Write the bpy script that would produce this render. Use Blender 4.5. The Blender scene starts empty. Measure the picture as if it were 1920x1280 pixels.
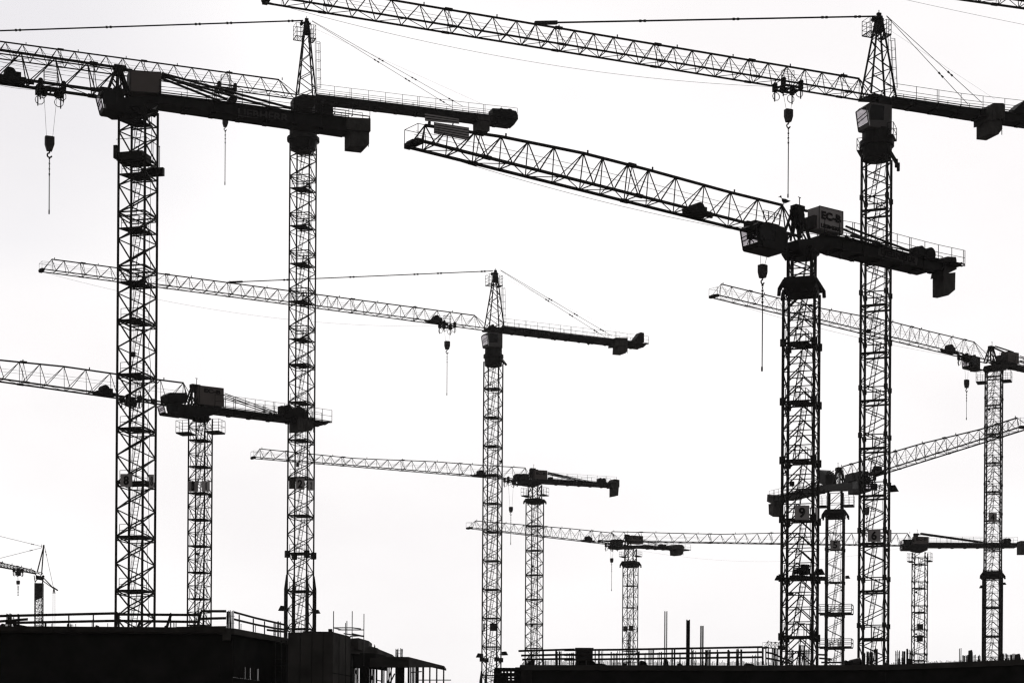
import bpy, math, random
from mathutils import Vector, Matrix
random.seed(7)
R = math.radians
scene = bpy.context.scene
C = scene.collection

# ------------------------------------------------------------------ camera
F, PX, HY, ROLL = 3460.0, 960.0, 1427.0, R(0.38)
CAMZ = 1.7
cam_d = bpy.data.cameras.new('camera'); cam = bpy.data.objects.new('camera', cam_d); C.objects.link(cam)
cam_d.sensor_width = 36.0; cam_d.sensor_fit = 'HORIZONTAL'
cam_d.lens = 36.0 * F / 1920.0
cam_d.clip_start = 0.5; cam_d.clip_end = 20000
cr, sr = math.cos(ROLL), math.sin(ROLL)
# the image centre is (960,640); principal point lies lower (shifted lens), level camera with a slight roll
cam.location = (0, 0, CAMZ)
cam.rotation_euler = (R(90), -ROLL * 0, 0)
cam.matrix_world = Matrix.Translation((0, 0, CAMZ)) @ Matrix.Rotation(R(90), 4, 'X') @ Matrix.Rotation(ROLL, 4, 'Z')
cam_d.shift_y = (HY - 640.0) / 1920.0
cam_d.shift_x = 0.0
scene.camera = cam

def ray(px, py):
    u, v = px - PX, HY - py
    return Vector(((u * cr - v * sr) / F, 1.0, (u * sr + v * cr) / F))
CAM = Vector((0, 0, CAMZ))
def P(px, py, Y):
    return CAM + ray(px, py) * Y
def at_z(px, py, z):
    r = ray(px, py)
    return CAM + r * ((z - CAMZ) / r.z)

# ------------------------------------------------------------------ materials
def mat(name, col, rough=0.6, metal=0.0, var=0.25, scale=3.0, spec=0.3, bump=0.0):
    m = bpy.data.materials.new(name); m.use_nodes = True
    nt = m.node_tree; b = nt.nodes['Principled BSDF']
    tc = nt.nodes.new('ShaderNodeTexCoord'); n = nt.nodes.new('ShaderNodeTexNoise')
    n.inputs['Scale'].default_value = scale; n.inputs['Detail'].default_value = 6
    nt.links.new(tc.outputs['Object'], n.inputs['Vector'])
    rmp = nt.nodes.new('ShaderNodeValToRGB')
    rmp.color_ramp.elements[0].position = 0.3; rmp.color_ramp.elements[1].position = 0.7
    rmp.color_ramp.elements[0].color = [c * (1 - var) for c in col] + [1]
    rmp.color_ramp.elements[1].color = [min(1, c * (1 + var)) for c in col] + [1]
    nt.links.new(n.outputs['Fac'], rmp.inputs['Fac'])
    nt.links.new(rmp.outputs['Color'], b.inputs['Base Color'])
    b.inputs['Roughness'].default_value = rough; b.inputs['Metallic'].default_value = metal
    b.inputs['Specular IOR Level'].default_value = spec
    if bump:
        bp = nt.nodes.new('ShaderNodeBump'); bp.inputs['Strength'].default_value = bump
        nt.links.new(n.outputs['Fac'], bp.inputs['Height']); nt.links.new(bp.outputs['Normal'], b.inputs['Normal'])
    return m
STEEL = mat('dark_painted_steel', (.022, .020, .019), .55, 0, .3, 2.0, .2)
STEEL2 = mat('grey_painted_steel', (.075, .068, .067), .5, 0, .2, 1.5, .25)
PANEL = mat('pale_sign_board', (.55, .52, .52), .6, 0, .08, .8, .2)
PANELD = mat('dark_sign_board', (.22, .19, .18), .6, 0, .1, .8, .2)
LETTER = mat('dark_lettering', (.016, .012, .012), .6, 0, .15, 2, .2)
LETTERP = mat('pale_lettering', (.09, .085, .085), .6, 0, .15, 2, .2)
CABLE = mat('steel_rope', (.05, .05, .05), .6, 0, .2, 5, .2)
ROPE = mat('thin_steel_rope', (.12, .12, .12), .6, 0, .2, 5, .2)
CONCW = mat('counterweight_concrete', (.10, .095, .09), .85, 0, .3, 1.2, .2, .2)
CONC = mat('site_concrete', (.075, .07, .065), .9, 0, .4, .6, .15, .3)
CONCD = mat('dark_shuttering', (.018, .017, .016), .9, 0, .4, .9, .15, .2)
WOOD = mat('rail_timber', (.045, .04, .036), .85, 0, .35, 1.5, .15)
RUST = mat('rebar_steel', (.045, .04, .037), .8, 0, .3, 3, .2)
GALV = mat('galvanised_steel', (.16, .155, .155), .45, 0, .2, 2, .4)
BIRD = mat('bird_feathers', (.05, .05, .05), .8, 0, .4, 20, .2)
GROUND = mat('site_ground', (.13, .12, .11), .95, 0, .4, .05, .1, .3)
CABSH = mat('cab_shell_paint', (.14, .13, .13), .5, 0, .12, 1.5, .3)
def glass():
    m = bpy.data.materials.new('cab_glass'); m.use_nodes = True; nt = m.node_tree
    b = nt.nodes['Principled BSDF']; out = nt.nodes['Material Output']
    b.inputs['Base Color'].default_value = (.02, .02, .02, 1); b.inputs['Roughness'].default_value = .05
    tr = nt.nodes.new('ShaderNodeBsdfTransparent'); tr.inputs['Color'].default_value = (.75, .73, .75, 1)
    mx = nt.nodes.new('ShaderNodeMixShader'); n = nt.nodes.new('ShaderNodeTexNoise')
    n.inputs['Scale'].default_value = 4; mp = nt.nodes.new('ShaderNodeMapRange')
    mp.inputs['To Min'].default_value = .6; mp.inputs['To Max'].default_value = .95
    nt.links.new(n.outputs['Fac'], mp.inputs['Value']); nt.links.new(mp.outputs['Result'], mx.inputs['Fac'])
    nt.links.new(b.outputs[0], mx.inputs[1]); nt.links.new(tr.outputs[0], mx.inputs[2])
    nt.links.new(mx.outputs[0], out.inputs['Surface'])
    return m
GLASS = glass()
TINT = mat('tinted_cab_glass', (.012, .012, .012), .25, 0, .3, 2, .25)

# ------------------------------------------------------------------ mesh builder
class MB:
    def __init__(s): s.v = []; s.f = []
    def add(s, vs, fs):
        o = len(s.v); s.v += [Vector(v) for v in vs]; s.f += [tuple(i + o for i in f) for f in fs]
    def hexa(s, a):  # 8 points: bottom loop 0-3, top loop 4-7
        s.add(a, [(3, 2, 1, 0), (4, 5, 6, 7), (0, 1, 5, 4), (1, 2, 6, 5), (2, 3, 7, 6), (3, 0, 4, 7)])
    def box(s, x0, x1, y0, y1, z0, z1):
        s.hexa([(x0, y0, z0), (x1, y0, z0), (x1, y1, z0), (x0, y1, z0), (x0, y0, z1), (x1, y0, z1), (x1, y1, z1), (x0, y1, z1)])
    def bar(s, p, q, r, r2=None, n=4):
        p, q = Vector(p), Vector(q); d = q - p
        if d.length < 1e-6: return
        d.normalize(); up = Vector((0, 0, 1)) if abs(d.z) < .95 else Vector((1, 0, 0))
        a = d.cross(up).normalized(); b = d.cross(a)
        r2 = r if r2 is None else r2
        k = 1.2 if n == 4 else 1.0
        ring = lambda c, rr: [c + (a * math.cos(2 * math.pi * (i + .5) / n) + b * math.sin(2 * math.pi * (i + .5) / n)) * rr * k for i in range(n)]
        s.add(ring(p, r) + ring(q, r2), [(i, (i + 1) % n, n + (i + 1) % n, n + i) for i in range(n)] + [tuple(range(n - 1, -1, -1)), tuple(range(n, 2 * n))])
    def poly(s, pts, r, n=4, closed=False):
        for i in range(len(pts) - 1 + (1 if closed else 0)): s.bar(pts[i], pts[(i + 1) % len(pts)], r, None, n)
    def prism(s, A, B):
        n = len(A)
        s.add(list(A) + list(B), [tuple(range(n)), tuple(range(2 * n - 1, n - 1, -1))] + [(i, n + i, n + (i + 1) % n, (i + 1) % n) for i in range(n)])
    def drum(s, p, q, r, n=14): s.bar(p, q, r, None, n)
    def ball(s, c, r, n=8, m=5, sc=(1, 1, 1)):
        c = Vector(c); vs = []; fs = []
        for j in range(m + 1):
            th = math.pi * j / m
            for i in range(n):
                ph = 2 * math.pi * i / n
                vs.append(c + Vector((sc[0] * math.sin(th) * math.cos(ph), sc[1] * math.sin(th) * math.sin(ph), sc[2] * math.cos(th))) * r)
        for j in range(m):
            for i in range(n): fs.append((j * n + i, j * n + (i + 1) % n, (j + 1) * n + (i + 1) % n, (j + 1) * n + i))
        s.add(vs, fs)
    def build(s, name, m, parent=None, loc=None):
        me = bpy.data.meshes.new(name); me.from_pydata([tuple(v) for v in s.v], [], s.f); me.validate(); 
        import bmesh
        bm = bmesh.new(); bm.from_mesh(me); bmesh.ops.recalc_face_normals(bm, faces=bm.faces); bm.to_mesh(me); bm.free()
        me.materials.append(m)
        o = bpy.data.objects.new(name, me); C.objects.link(o)
        if parent is not None: o.parent = parent
        if loc is not None: o.location = loc
        return o

def tag(o, label, cat, group=None, kind=None):
    if label: o['label'] = label
    if cat: o['category'] = cat
    if group: o['group'] = group
    if kind: o['kind'] = kind
    return o
def empty(name, loc, rz, label, cat, group=None):
    o = bpy.data.objects.new(name, None); C.objects.link(o); o.empty_display_size = .5
    o.location = loc; o.rotation_euler = (0, 0, rz)
    return tag(o, label, cat, group)

def text_verts(s, bold=.02, depth=.02):
    cu = bpy.data.curves.new('t', 'FONT'); cu.body = s; cu.align_x = 'CENTER'; cu.align_y = 'CENTER'
    cu.size = 1; cu.extrude = depth; cu.offset = bold; cu.resolution_u = 3
    ob = bpy.data.objects.new('t', cu); C.objects.link(ob)
    dg = bpy.context.evaluated_depsgraph_get(); dg.update()
    me = bpy.data.meshes.new_from_object(ob.evaluated_get(dg))
    vs = [v.co.copy() for v in me.vertices]; fs = [tuple(p.vertices) for p in me.polygons]
    bpy.data.objects.remove(ob); bpy.data.curves.remove(cu); bpy.data.meshes.remove(me)
    x0 = min(v.x for v in vs); x1 = max(v.x for v in vs); y0 = min(v.y for v in vs); y1 = max(v.y for v in vs)
    return [Vector(((v.x - (x0 + x1) / 2) / (x1 - x0), (v.y - (y0 + y1) / 2) / (y1 - y0), v.z)) for v in vs], fs
def text_obj(s, origin, ex, ez, w, h, nrm, parent, m, bold=.02, name='lettering'):
    """letters of width w, height h centred at origin; ex, ez, nrm unit vectors in the parent's space"""
    vs, fs = text_verts(s, bold)
    b = MB(); b.add([Vector(origin) + Vector(ex) * v.x * w + Vector(ez) * v.y * h + Vector(nrm) * v.z for v in vs], fs)
    return b.build(name, m, parent)

# ------------------------------------------------------------------ tower crane kit
class Crane:
    def __init__(s, label, mx, my, a_px, th, J0y, J1, W=2.45, name='tower_crane', z0=0.0):
        s.W = W; s.Z = F * W / a_px; s.mx = mx; s.my = my; s.th = R(th)
        b = P(mx, my, s.Z); s.base = Vector((b.x, b.y, 0))
        # height of the jib's bottom chord on the mast axis
        xx = mx
        s.Hz = CAMZ + s.Z * ((mx - PX) * sr + (HY - J0y) * cr) / F
        j1 = at_z(J1[0], J1[1], s.Hz)
        d = Vector((j1.x - b.x, j1.y - b.y, 0)); s.J1t = d.length; s.d = d.normalized()
        s.yaw = math.atan2(s.d.y, s.d.x)
        ly = Vector((-s.d.y, s.d.x, 0))
        s.sg = 1 if ly.dot(Vector((b.x, b.y, 0))) < 0 else -1
        s.n = ly * s.sg
        s.root = empty(name, (s.base.x, s.base.y, 0), s.yaw, label, 'crane', 'tower cranes on the building site' if name == 'tower_crane' else None)
        s.mrot = -s.th - math.atan2(b.x, b.y) - s.yaw
        s.right = (-1 if s.d.x < 0 else 1)   # sign of t that points right in the picture
    def L(s, px, py, off=0.0):
        r = ray(px, py); pt = s.base + s.n * off
        k = (pt - CAM).dot(s.n) / r.dot(s.n)
        w = CAM + r * k - s.base
        return w.dot(s.d), w.z
    def p(s, t, off, z): return Vector((t, s.sg * off, z))
    def lp(s, px, py, off=0.0):
        t, z = s.L(px, py, off); return s.p(t, off, z)
    def m2l(s, x, y, z):
        c, q = math.cos(s.mrot), math.sin(s.mrot)
        return Vector((x * c - y * q, x * q + y * c, z))
    def zpx(s, py, px=None):
        px = s.mx if px is None else px
        return CAMZ + s.Z * ((px - PX) * sr + (HY - py) * cr) / F
    # prism from picture outlines: top points on the near face, bottom points on the far lower edge
    def pr(s, b, top, bot, near, far, bot_far=True, shrink=False):
        tz = [s.L(x, y, near) for x, y in top] + [(s.L(x, y, near)[0], s.L(x, y, far if bot_far else near)[1]) for x, y in bot]
        if shrink:      # the outline is the silhouette of a body with depth: take its depth off the length
            mt = (near + far) / 2; tz = [(s.L(x, y, mt)[0], q[1]) for (x, y), q in zip(list(top) + list(bot), tz)]
            c0, c1 = min(t for t, _ in tz), max(t for t, _ in tz); c_ = (c0 + c1) / 2; h = (c1 - c0) / 2
            u = s.base.x / s.base.y; dt = abs(near - far) / 2 * abs((s.n.x - s.n.y * u) / (s.d.x - s.d.y * u))
            k = max(.4, (h - dt) / h); tz = [(c_ + (t - c_) * k, z) for t, z in tz]
        b.prism([s.p(t, near, z) for t, z in tz], [s.p(t, far, z) for t, z in tz])
        return tz
    # ---- mast ---------------------------------------------------------
    def mast(s, top_y, joint_y, period_px, style='Z', leg=.11, dg=.045, a=None, clamps=0.0, drop=0, zbot=-.3, plat=True,
             ndrop=0, bars=False, wide_y=None, wide_k=1.9, skip_plat=()):
        a = (a or s.W) / 2
        ztop = s.zpx(top_y); zj = s.zpx(joint_y); hs = s.zpx(joint_y) - s.zpx(joint_y + period_px)
        lo = zj
        while lo - hs > .0: lo -= hs
        joints = []
        z = lo
        while z < ztop + hs: joints.append(z); z += hs
        b = MB(); cor = {'l': (-a, -a), 'n': (a, -a), 'r': (a, a), 'f': (-a, a)}
        for k, (x, y) in cor.items(): b.bar(s.m2l(x, y, zbot), s.m2l(x, y, ztop), leg * .85)
        faces = [('l', 'n'), ('n', 'r'), ('f', 'r'), ('l', 'f')]
        def pt(k, z): return s.m2l(cor[k][0], cor[k][1], z)
        def mid(k, q, z, f=.5): return pt(k, z).lerp(pt(q, z), f)
        def line(p, q, r):
            if p.z > ztop and q.z > ztop: return
            if max(p.z, q.z) > ztop:
                if p.z > q.z: p, q = q, p
                q = p.lerp(q, (ztop - p.z) / (q.z - p.z))
            b.bar(p, q, r)
        for z in [joints[0] - hs] + joints:
            for (k, q) in faces:
                if z <= ztop: line(pt(k, z), pt(q, z), dg * 1.1)
                if style == 'Z':
                    line(pt(k, z - hs * .07), pt(q, z - hs * .07), dg * .8)
                    for i in range(2):
                        h = hs / 2; z0 = z + i * h
                        ends = (k, q) if k in 'lr' else (q, k)     # node legs: left and right
                        line(pt(ends[0], z0), pt(ends[1], z0 + h / 2), dg); line(pt(ends[1], z0 + h / 2), pt(ends[0], z0 + h), dg)
                elif style == 'P':      # both faces parallel zigzag
                    for i in range(2):
                        h = hs / 2; z0 = z + i * h + hs * .1
                        e = (k, q) if (k, q) in (('l', 'n'), ('f', 'r')) else (k, q)
                        line(pt(e[0], z0), pt(e[1], z0 + h / 2), dg); line(pt(e[1], z0 + h / 2), pt(e[0], z0 + h), dg)
                elif style == 'K':
                    if (k, q) in (('l', 'n'), ('f', 'r')):
                        for i in range(4):
                            h = hs / 4; z0 = z + i * h
                            line(pt(k, z0), pt(q, z0), dg * .8)
                            line(pt(k, z0), mid(k, q, z0 + h), dg); line(pt(q, z0), mid(k, q, z0 + h), dg)
                    else:
                        for i in range(2):
                            h = hs / 2; z0 = z + i * h
                            line(pt(k, z0), pt(q, z0 + h / 2), dg); line(pt(q, z0 + h / 2), pt(k, z0 + h), dg)
                elif style == 'X':
                    for i in range(2):
                        h = hs / 2; z0 = z + i * h
                        line(pt(k, z0), pt(q, z0), dg * .9)
                        if i % 2: line(pt(k, z0), pt(q, z0 + h), dg)
                        else: line(pt(q, z0), pt(k, z0 + h), dg)
                        if (k, q) in (('l', 'n'), ('n', 'r')): 
                            if i % 2: line(pt(q, z0), pt(k, z0 + h), dg * .6)
            if clamps and z < ztop:
                for x, y in cor.values():
                    c = s.m2l(x, y, z); w = clamps * .72
                    b.box(c.x - w, c.x + w, c.y - w, c.y + w, z - w * 1.7, z + w * 1.7)
            if bars and z < ztop:
                zz = z - hs * .29
                b.bar(pt('l', zz), pt('n', zz), .13); b.bar(pt('f', zz), pt('r', zz), .1)
                b.bar(mid('l', 'n', zz), mid('l', 'n', z), .05)
        if wide_y:
            zw = s.zpx(wide_y)
            for x, y in cor.values():
                p0 = s.m2l(x * 1.1, y * 1.1, zbot); b.bar(p0, Vector((p0.x, p0.y, zw - .8)), leg * wide_k)
                b.bar(Vector((p0.x, p0.y, zw - .8)), s.m2l(x * 1.02, y * 1.02, zw + .9), leg * wide_k, leg)
        m = b.build('mast', STEEL, s.root); s.mast_o = m
        pc = MB(); rg = random.Random(int(s.mx))
        pc.poly([s.m2l((.6 + rg.uniform(-.09, .09)) * a, .75 * a, ztop * k / 40) for k in range(41)], .024)
        for k in range(3):      # cable boxes strapped to the rear legs
            zz = ztop * rg.uniform(.2, .9); q = s.m2l((.8 if k % 2 else -.7) * a, .9 * a, zz); h = rg.uniform(.2, .45); pc.box(q.x - .16, q.x + .16, q.y - .12, q.y + .12, zz, zz + h); pc.bar(s.m2l(.1 * a, -.8 * a, 0), s.m2l(.1 * a, -.8 * a, ztop - hs * .4), .013)
        pc.build('power_cable', CABLE, m)
        # ladders and landings, one of each per mast section
        for i, z in enumerate(joints):
            if z > ztop + hs * .3: continue
            lb = MB(); z1 = min(z, ztop)
            x0, x1 = (-.55 * a, .1 * a); 
            A, B = s.m2l(x0, .1 * a, z - hs), s.m2l(x1, .1 * a, z1)
            A2, B2 = s.m2l(x0 + .42, .1 * a, z - hs), s.m2l(x1 + .42, .1 * a, z1)
            lb.bar(A, B, .036); lb.bar(A2, B2, .036)
            nr = int((z1 - z + hs) / .32)
            for j in range(1, nr): lb.bar(A.lerp(B, j / nr), A2.lerp(B2, j / nr), .018)
            for j in range(3):
                f = .42 + .22 * j; c0, c1 = A.lerp(B, f), A2.lerp(B2, f); out = s.m2l(0, -.75, 0)
                lb.poly([c0, c0 + out * .6, c0.lerp(c1, .5) + out, c1 + out * .6, c1], .018)
            for q in (.25, .5, .75):
                o_ = s.m2l(0, -.7, 0) * 1.0
                lb.bar(A.lerp(B, .42).lerp(A2.lerp(B2, .42), q) + o_ * .9, A.lerp(B, .86).lerp(A2.lerp(B2, .86), q) + o_ * .9, .012)
            if hs > 1: lb.build('ladder', STEEL, m)
            if not plat: continue
            zz = z
            fromtop = len(joints) - i
            if drop and fromtop <= ndrop: zz = z - hs * drop
            if zz > ztop - .4 or zz < 1 or i in skip_plat: continue
            pb = MB()
            q = a * .96
            pb.hexa([s.m2l(*c) for c in [(-q, -q * .9, zz - .04), (q * .55, -q * .9, zz - .04), (q * .8, q * .75, zz - .04), (-q * .5, q * .6, zz - .04),
                                          (-q, -q * .9, zz + .05), (q * .55, -q * .9, zz + .05), (q * .8, q * .75, zz + .05), (-q * .5, q * .6, zz + .05)]])
            pb.bar(s.m2l(-q, -q, zz), s.m2l(q, -q, zz), .07); pb.bar(s.m2l(q, -q, zz), s.m2l(q, q, zz), .06); pb.bar(s.m2l(-q, q, zz), s.m2l(q, q, zz), .06)
            rr = [(-q * .9, -q * .8), (-q * .2, -q * .85), (q * .45, -q * .85), (q * .5, -.1), (q * .6, q * .6)]
            for x, y in rr: pb.bar(s.m2l(x, y, zz), s.m2l(x, y, zz + 1.05), .026)
            for h in (.55, 1.05): pb.poly([s.m2l(x, y, zz + h) for x, y in rr], .022)
            pb.build('landing_platform', STEEL, m)
        s.cor = cor; s.hs = hs; s.ma = a
    def face_pt(s, px, py, face):
        """point of a mast face under a pixel, in crane space; face 'ln' or 'nr'"""
        a = s.ma; nl = s.m2l(0, -1, 0) if face == 'ln' else s.m2l(1, 0, 0)
        c, q = math.cos(s.yaw), math.sin(s.yaw)
        nw = Vector((nl.x * c - nl.y * q, nl.x * q + nl.y * c, 0))
        r = ray(px, py); pt = s.base + nw * (a + .16)
        k = (pt - CAM).dot(nw) / r.dot(nw); w = CAM + r * k - s.base
        return Vector((w.x * c + w.y * q, -w.x * q + w.y * c, w.z)), nl
    def number_sign(s, px0, px1, py0, py1, face, txt, m=None, fs=.72, bold=.03):
        p00, nl = s.face_pt(px0, (py0 + py1) / 2, face); p11, _ = s.face_pt(px1, (py0 + py1) / 2, face)
        top, _ = s.face_pt((px0 + px1) / 2, py0, face); bot, _ = s.face_pt((px0 + px1) / 2, py1, face)
        ex = (p11 - p00); w = ex.length; ex.normalize(); h = top.z - bot.z; c = (p00 + p11) / 2; c.z = (top.z + bot.z) / 2
        b = MB(); ez = Vector((0, 0, 1)); t = nl * .03
        b.hexa([c - ex * w / 2 - ez * h / 2 + t, c + ex * w / 2 - ez * h / 2 + t, c + ex * w / 2 - ez * h / 2 - t, c - ex * w / 2 - ez * h / 2 - t,
                c - ex * w / 2 + ez * h / 2 + t, c + ex * w / 2 + ez * h / 2 + t, c + ex * w / 2 + ez * h / 2 - t, c - ex * w / 2 + ez * h / 2 - t])
        for sx in (-.4, .4):   # brackets back to the mast
            b.bar(c + ex * w * sx - nl * .03, c + ex * w * sx - nl * .2, .03)
        o = b.build('number_sign', m or PANEL, s.root)
        if txt: text_obj(txt, c + nl * .045, ex, ez, h * fs * (.62 if txt != '1' else .34), h * fs, nl, o, LETTER, bold, 'digit')
        return o
    # ---- jib ----------------------------------------------------------
    def ztop(s, t):
        T = s.tops
        if t >= T[0][0]: (a, b) = (T[0], T[1])
        elif t <= T[-1][0]: (a, b) = (T[-2], T[-1])
        else:
            for i in range(len(T) - 1):
                if T[i][0] >= t >= T[i + 1][0]: a, b = T[i], T[i + 1]; break
        return a[1] + (b[1] - a[1]) * (t - a[0]) / (b[0] - a[0])
    def jib(s, tops, nodes, tip, root_t=.6, skew=.3, wb=1.6, rt=.085, rb=.075, rd=.034, extra=None, joints=5, pitch=0):
        s.tops = sorted([s.L(x, y, 0) for x, y in tops], reverse=True)
        def ty(x):
            T = sorted(tops)
            for i in range(len(T) - 1):
                if x <= T[i + 1][0] or i == len(T) - 2:
                    return T[i][1] + (T[i + 1][1] - T[i][1]) * (x - T[i][0]) / (T[i + 1][0] - T[i][0])
        ts = sorted([s.L(x, ty(x), 0)[0] for x in nodes], reverse=True)
        if extra:                    # panels beyond the picture's edge
            st = ts[0] - ts[1]
            for i in range(extra): ts.insert(0, ts[0] + st)
        tip_t = s.L(tip[0], tip[1], 0)[0] if tip else ts[0] + (ts[0] - ts[1])
        s.tip_t = tip_t; H = s.Hz; w = wb / 2; b = MB(); p = s.p
        # chords
        top = [p(t, 0, s.ztop(t)) for t in ts]
        b.poly(top, rt)
        for sg in (1, -1): b.bar(p(tip_t, sg * w, H), p(root_t, sg * w, H), rb)
        b.bar(p(tip_t, w, H), p(tip_t, -w, H), rb)
        bot = []
        for i, t in enumerate(ts):
            nx = ts[i + 1] if i + 1 < len(ts) else max(root_t, t - (ts[i - 1] - t))
            bt = t - skew * (t - nx); bot.append(bt)
            for sg in (1, -1):
                if bt >= root_t - .01: b.bar(top[i], p(bt, sg * w, H), rd)
                if i + 1 < len(ts): b.bar(p(bt, sg * w, H), top[i + 1], rd)
            if bt >= root_t: b.bar(p(bt, w, H), p(bt, -w, H), rd * .9)
        for i in range(len(bot) - 1):
            if bot[i + 1] >= root_t: b.bar(p(bot[i], w if i % 2 else -w, H), p(bot[i + 1], -w if i % 2 else w, H), rd * .7)
        for sg in (1, -1): b.bar(top[0], p(tip_t, sg * w, H), rd * 1.1)
        # last top node down to the root
        for sg in (1, -1): b.bar(top[-1], p(root_t, sg * w, H), rd * 1.2)
        # pinned joints: pads on the chords, a post pair under each
        for i in range(2, len(ts) - 1, joints):
            q = (ts[i] * .8 + ts[i + 1] * .2); zt = s.ztop(q)
            b.bar(p(q + .35, 0, s.ztop(q + .35) + .03), p(q - .35, 0, s.ztop(q - .35) + .03), rt * 1.55)
            for sg in (1, -1):
                b.bar(p(q, 0, zt), p(q - .15, sg * w, H), rd * .7); b.bar(p(q + .35, sg * w, H), p(q - .35, sg * w, H), rb * 1.35)
        # small lifting lugs along the chord
        for i in range(0, len(ts), 3):
            t = ts[i] - .4; b.bar(p(t, 0, s.ztop(t)), p(t, 0, s.ztop(t) + .3), .05)
        j = b.build('jib', STEEL, s.root); s.jib_o = j
        # tip frame
        if tip:
            c = MB(); c.box(tip_t - .1, tip_t + .35, -w, w, H - .18, H + .16); c.drum(p(tip_t + .3, .3, H - .05), p(tip_t + .3, -.3, H - .05), .26)
            for sg in (1, -1): c.bar(p(tip_t + .3, sg * w, H), p(tip_t + .3, sg * w, H + 1.1), .02); c.bar(p(tip_t + .3, sg * w, H + 1.1), p(tip_t - 1.4, sg * w, H + 1.15), .018); c.bar(p(tip_t - 1.4, sg * w, H), p(tip_t - 1.4, sg * w, H + 1.15), .018)
            c.bar(p(tip_t + .3, w, H + 1.1), p(tip_t + .3, -w, H + 1.1), .018)
            c.build('jib_tip_frame', STEEL, s.root)
        r = MB()
        for (z, o_) in ((.62, .12), (.5, -.1)):
            pts = []
            for k in range(13):
                f = k / 12; t = tip_t * (1 - f) + 2.0 * f
                pts.append(p(t, o_, H + (s.ztop(t) - H) * z - .1 * math.sin(f * math.pi)))
            r.poly(pts, .013)
        r.build('hoist_rope', ROPE, j)
    def sag_rope(s, t_end, sag, r=.0125, t0=None):
        b = MB(); t0 = (s.tip_t if t0 is None else t0); H = s.Hz - .25; pts = []
        for k in range(25):
            f = k / 24; pts.append(s.p(t0 + (t_end - t0) * f, .1, H - sag * 4 * f * (1 - f)))
        b.poly(pts, r); b.build('trolley_rope', ROPE, s.jib_o)
    def trolley(s, px, hook, line_end, motor_px=None, basket=True, wb=1.6, tri=True, sc=1.0):
        """hook = (x, y_top, y_bottom) of the hook block; line_end = lowest y of the chain below it"""
        t, _ = s.L(px, s.my, 0) if False else (s.L(hook[0], hook[1], 0)[0] if px is None else s.L(px[0], px[1], 0)[0], 0)
        H = s.Hz; w = wb / 2; p = s.p; b = MB(); s.tro_t = t
        for sg in (1, -1):
            b.box(t - 1.15 * sc, t + 1.15 * sc, sg * w - .1, sg * w + .1, H - .46 * sc, H - .28 * sc)
            for q in (-.95, .95): b.box(t + q * sc - .22, t + q * sc + .22, sg * w - .12, sg * w + .12, H - .55 * sc, H + .12)
            for q in (-.95, .95):
                b.drum(p(t + q * sc, sg * w + .2, H + .12), p(t + q * sc, sg * w - .2, H + .12), .2)
                b.bar(p(t + q * sc, sg * w, H - .3), p(t + q * sc, sg * w, H - 1.45 * sc), .055)
            c = [p(t + .8 * sc + .38 * math.cos(k * .7), sg * w, H - .95 * sc + .38 * math.sin(k * .7)) for k in range(10)]
            b.poly(c, .03); c = [p(t - .8 * sc + .38 * math.cos(k * .7), sg * w, H - .95 * sc + .38 * math.sin(k * .7)) for k in range(10)]
            b.poly(c, .03)
        for q in (-1.05, .0, 1.05): b.box(t + q * sc - .06, t + q * sc + .06, -w, w, H - .5 * sc, H - .36 * sc)
        for q in (-.55, .55): b.drum(p(t + q * sc, .15, H - .55), p(t + q * sc, -.15, H - .55), .3)
        if basket:
            for q in (-.55, .55):
                for o_ in (w * .3, -w * .3): b.bar(p(t + q, o_, H), p(t + q, o_, H + 1.35), .022)
            for h in (.45, .9, 1.35): b.poly([p(t - .55, w * .3, H + h), p(t + .55, w * .3, H + h), p(t + .55, -w * .3, H + h), p(t - .55, -w * .3, H + h)], .018, 4, True)
        b.build('trolley', STEEL, s.root)
        if motor_px:
            tm, _ = s.L(motor_px[0], motor_px[1], 0); m = MB(); q = motor_px[2] if len(motor_px) > 2 else 1.0
            m.drum(p(tm, w * .6, H + .55 * q), p(tm, -w * .6, H + .55 * q), .5 * q); m.box(tm - 1.3 * q, tm + 1.1 * q, -w * .8, w * .8, H + .02, H + .28 * q)
            m.box(tm - .9 * q, tm - .2 * q, -w * .5, w * .5, H + .2, H + .75 * q); m.bar(p(tm + 1.8 * q, 0, H + .1), p(tm - 2.0 * q, 0, H + .1), .12 * q)
            m.build('trolley_winch', STEEL, s.root)
        # hook block
        th, zt = s.L(hook[0], hook[1], 0); _, zb = s.L(hook[0], hook[2], 0); h = zt - zb; hb = MB()
        wd = h * .33
        prof = [(-wd, 0), (-wd * 1.0, -h * .55), (-wd * .55, -h), (wd * .55, -h), (wd, -h * .55), (wd, 0), (wd * .6, h * .03), (-wd * .6, h * .03)]
        hb.prism([p(th + x, .22, zt + z) for x, z in prof], [p(th + x, -.22, zt + z) for x, z in prof])
        for k in range(4):   # diagonal warning stripes stand a little proud
            z = zt - h * (.1 + .17 * k); hb.bar(p(th - wd * .8, .225, z - h * .1), p(th + wd * .8, .225, z), .02)
        hk = hb.build('hook_block', STEEL2, s.root)
        g = MB(); R0 = h * .16; cz = zb - R0 * 2.0
        g.bar(p(th, 0, zb + .05), p(th, 0, zb - R0), R0 * .32, None, 6)
        g.poly([p(th + R0 * math.sin(a_), 0, cz + R0 * math.cos(a_)) for a_ in [k * .5 for k in range(0, 10)]], R0 * .36, 6)
        g.build('hook', STEEL, hk)
        r = MB()
        for q in (-.55, .55): r.bar(p(t + q * sc, 0, H - .55), p(th + q * wd * 1.2, 0, zt), .014)
        r.build('hoist_cable', CABLE, s.root)
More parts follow.
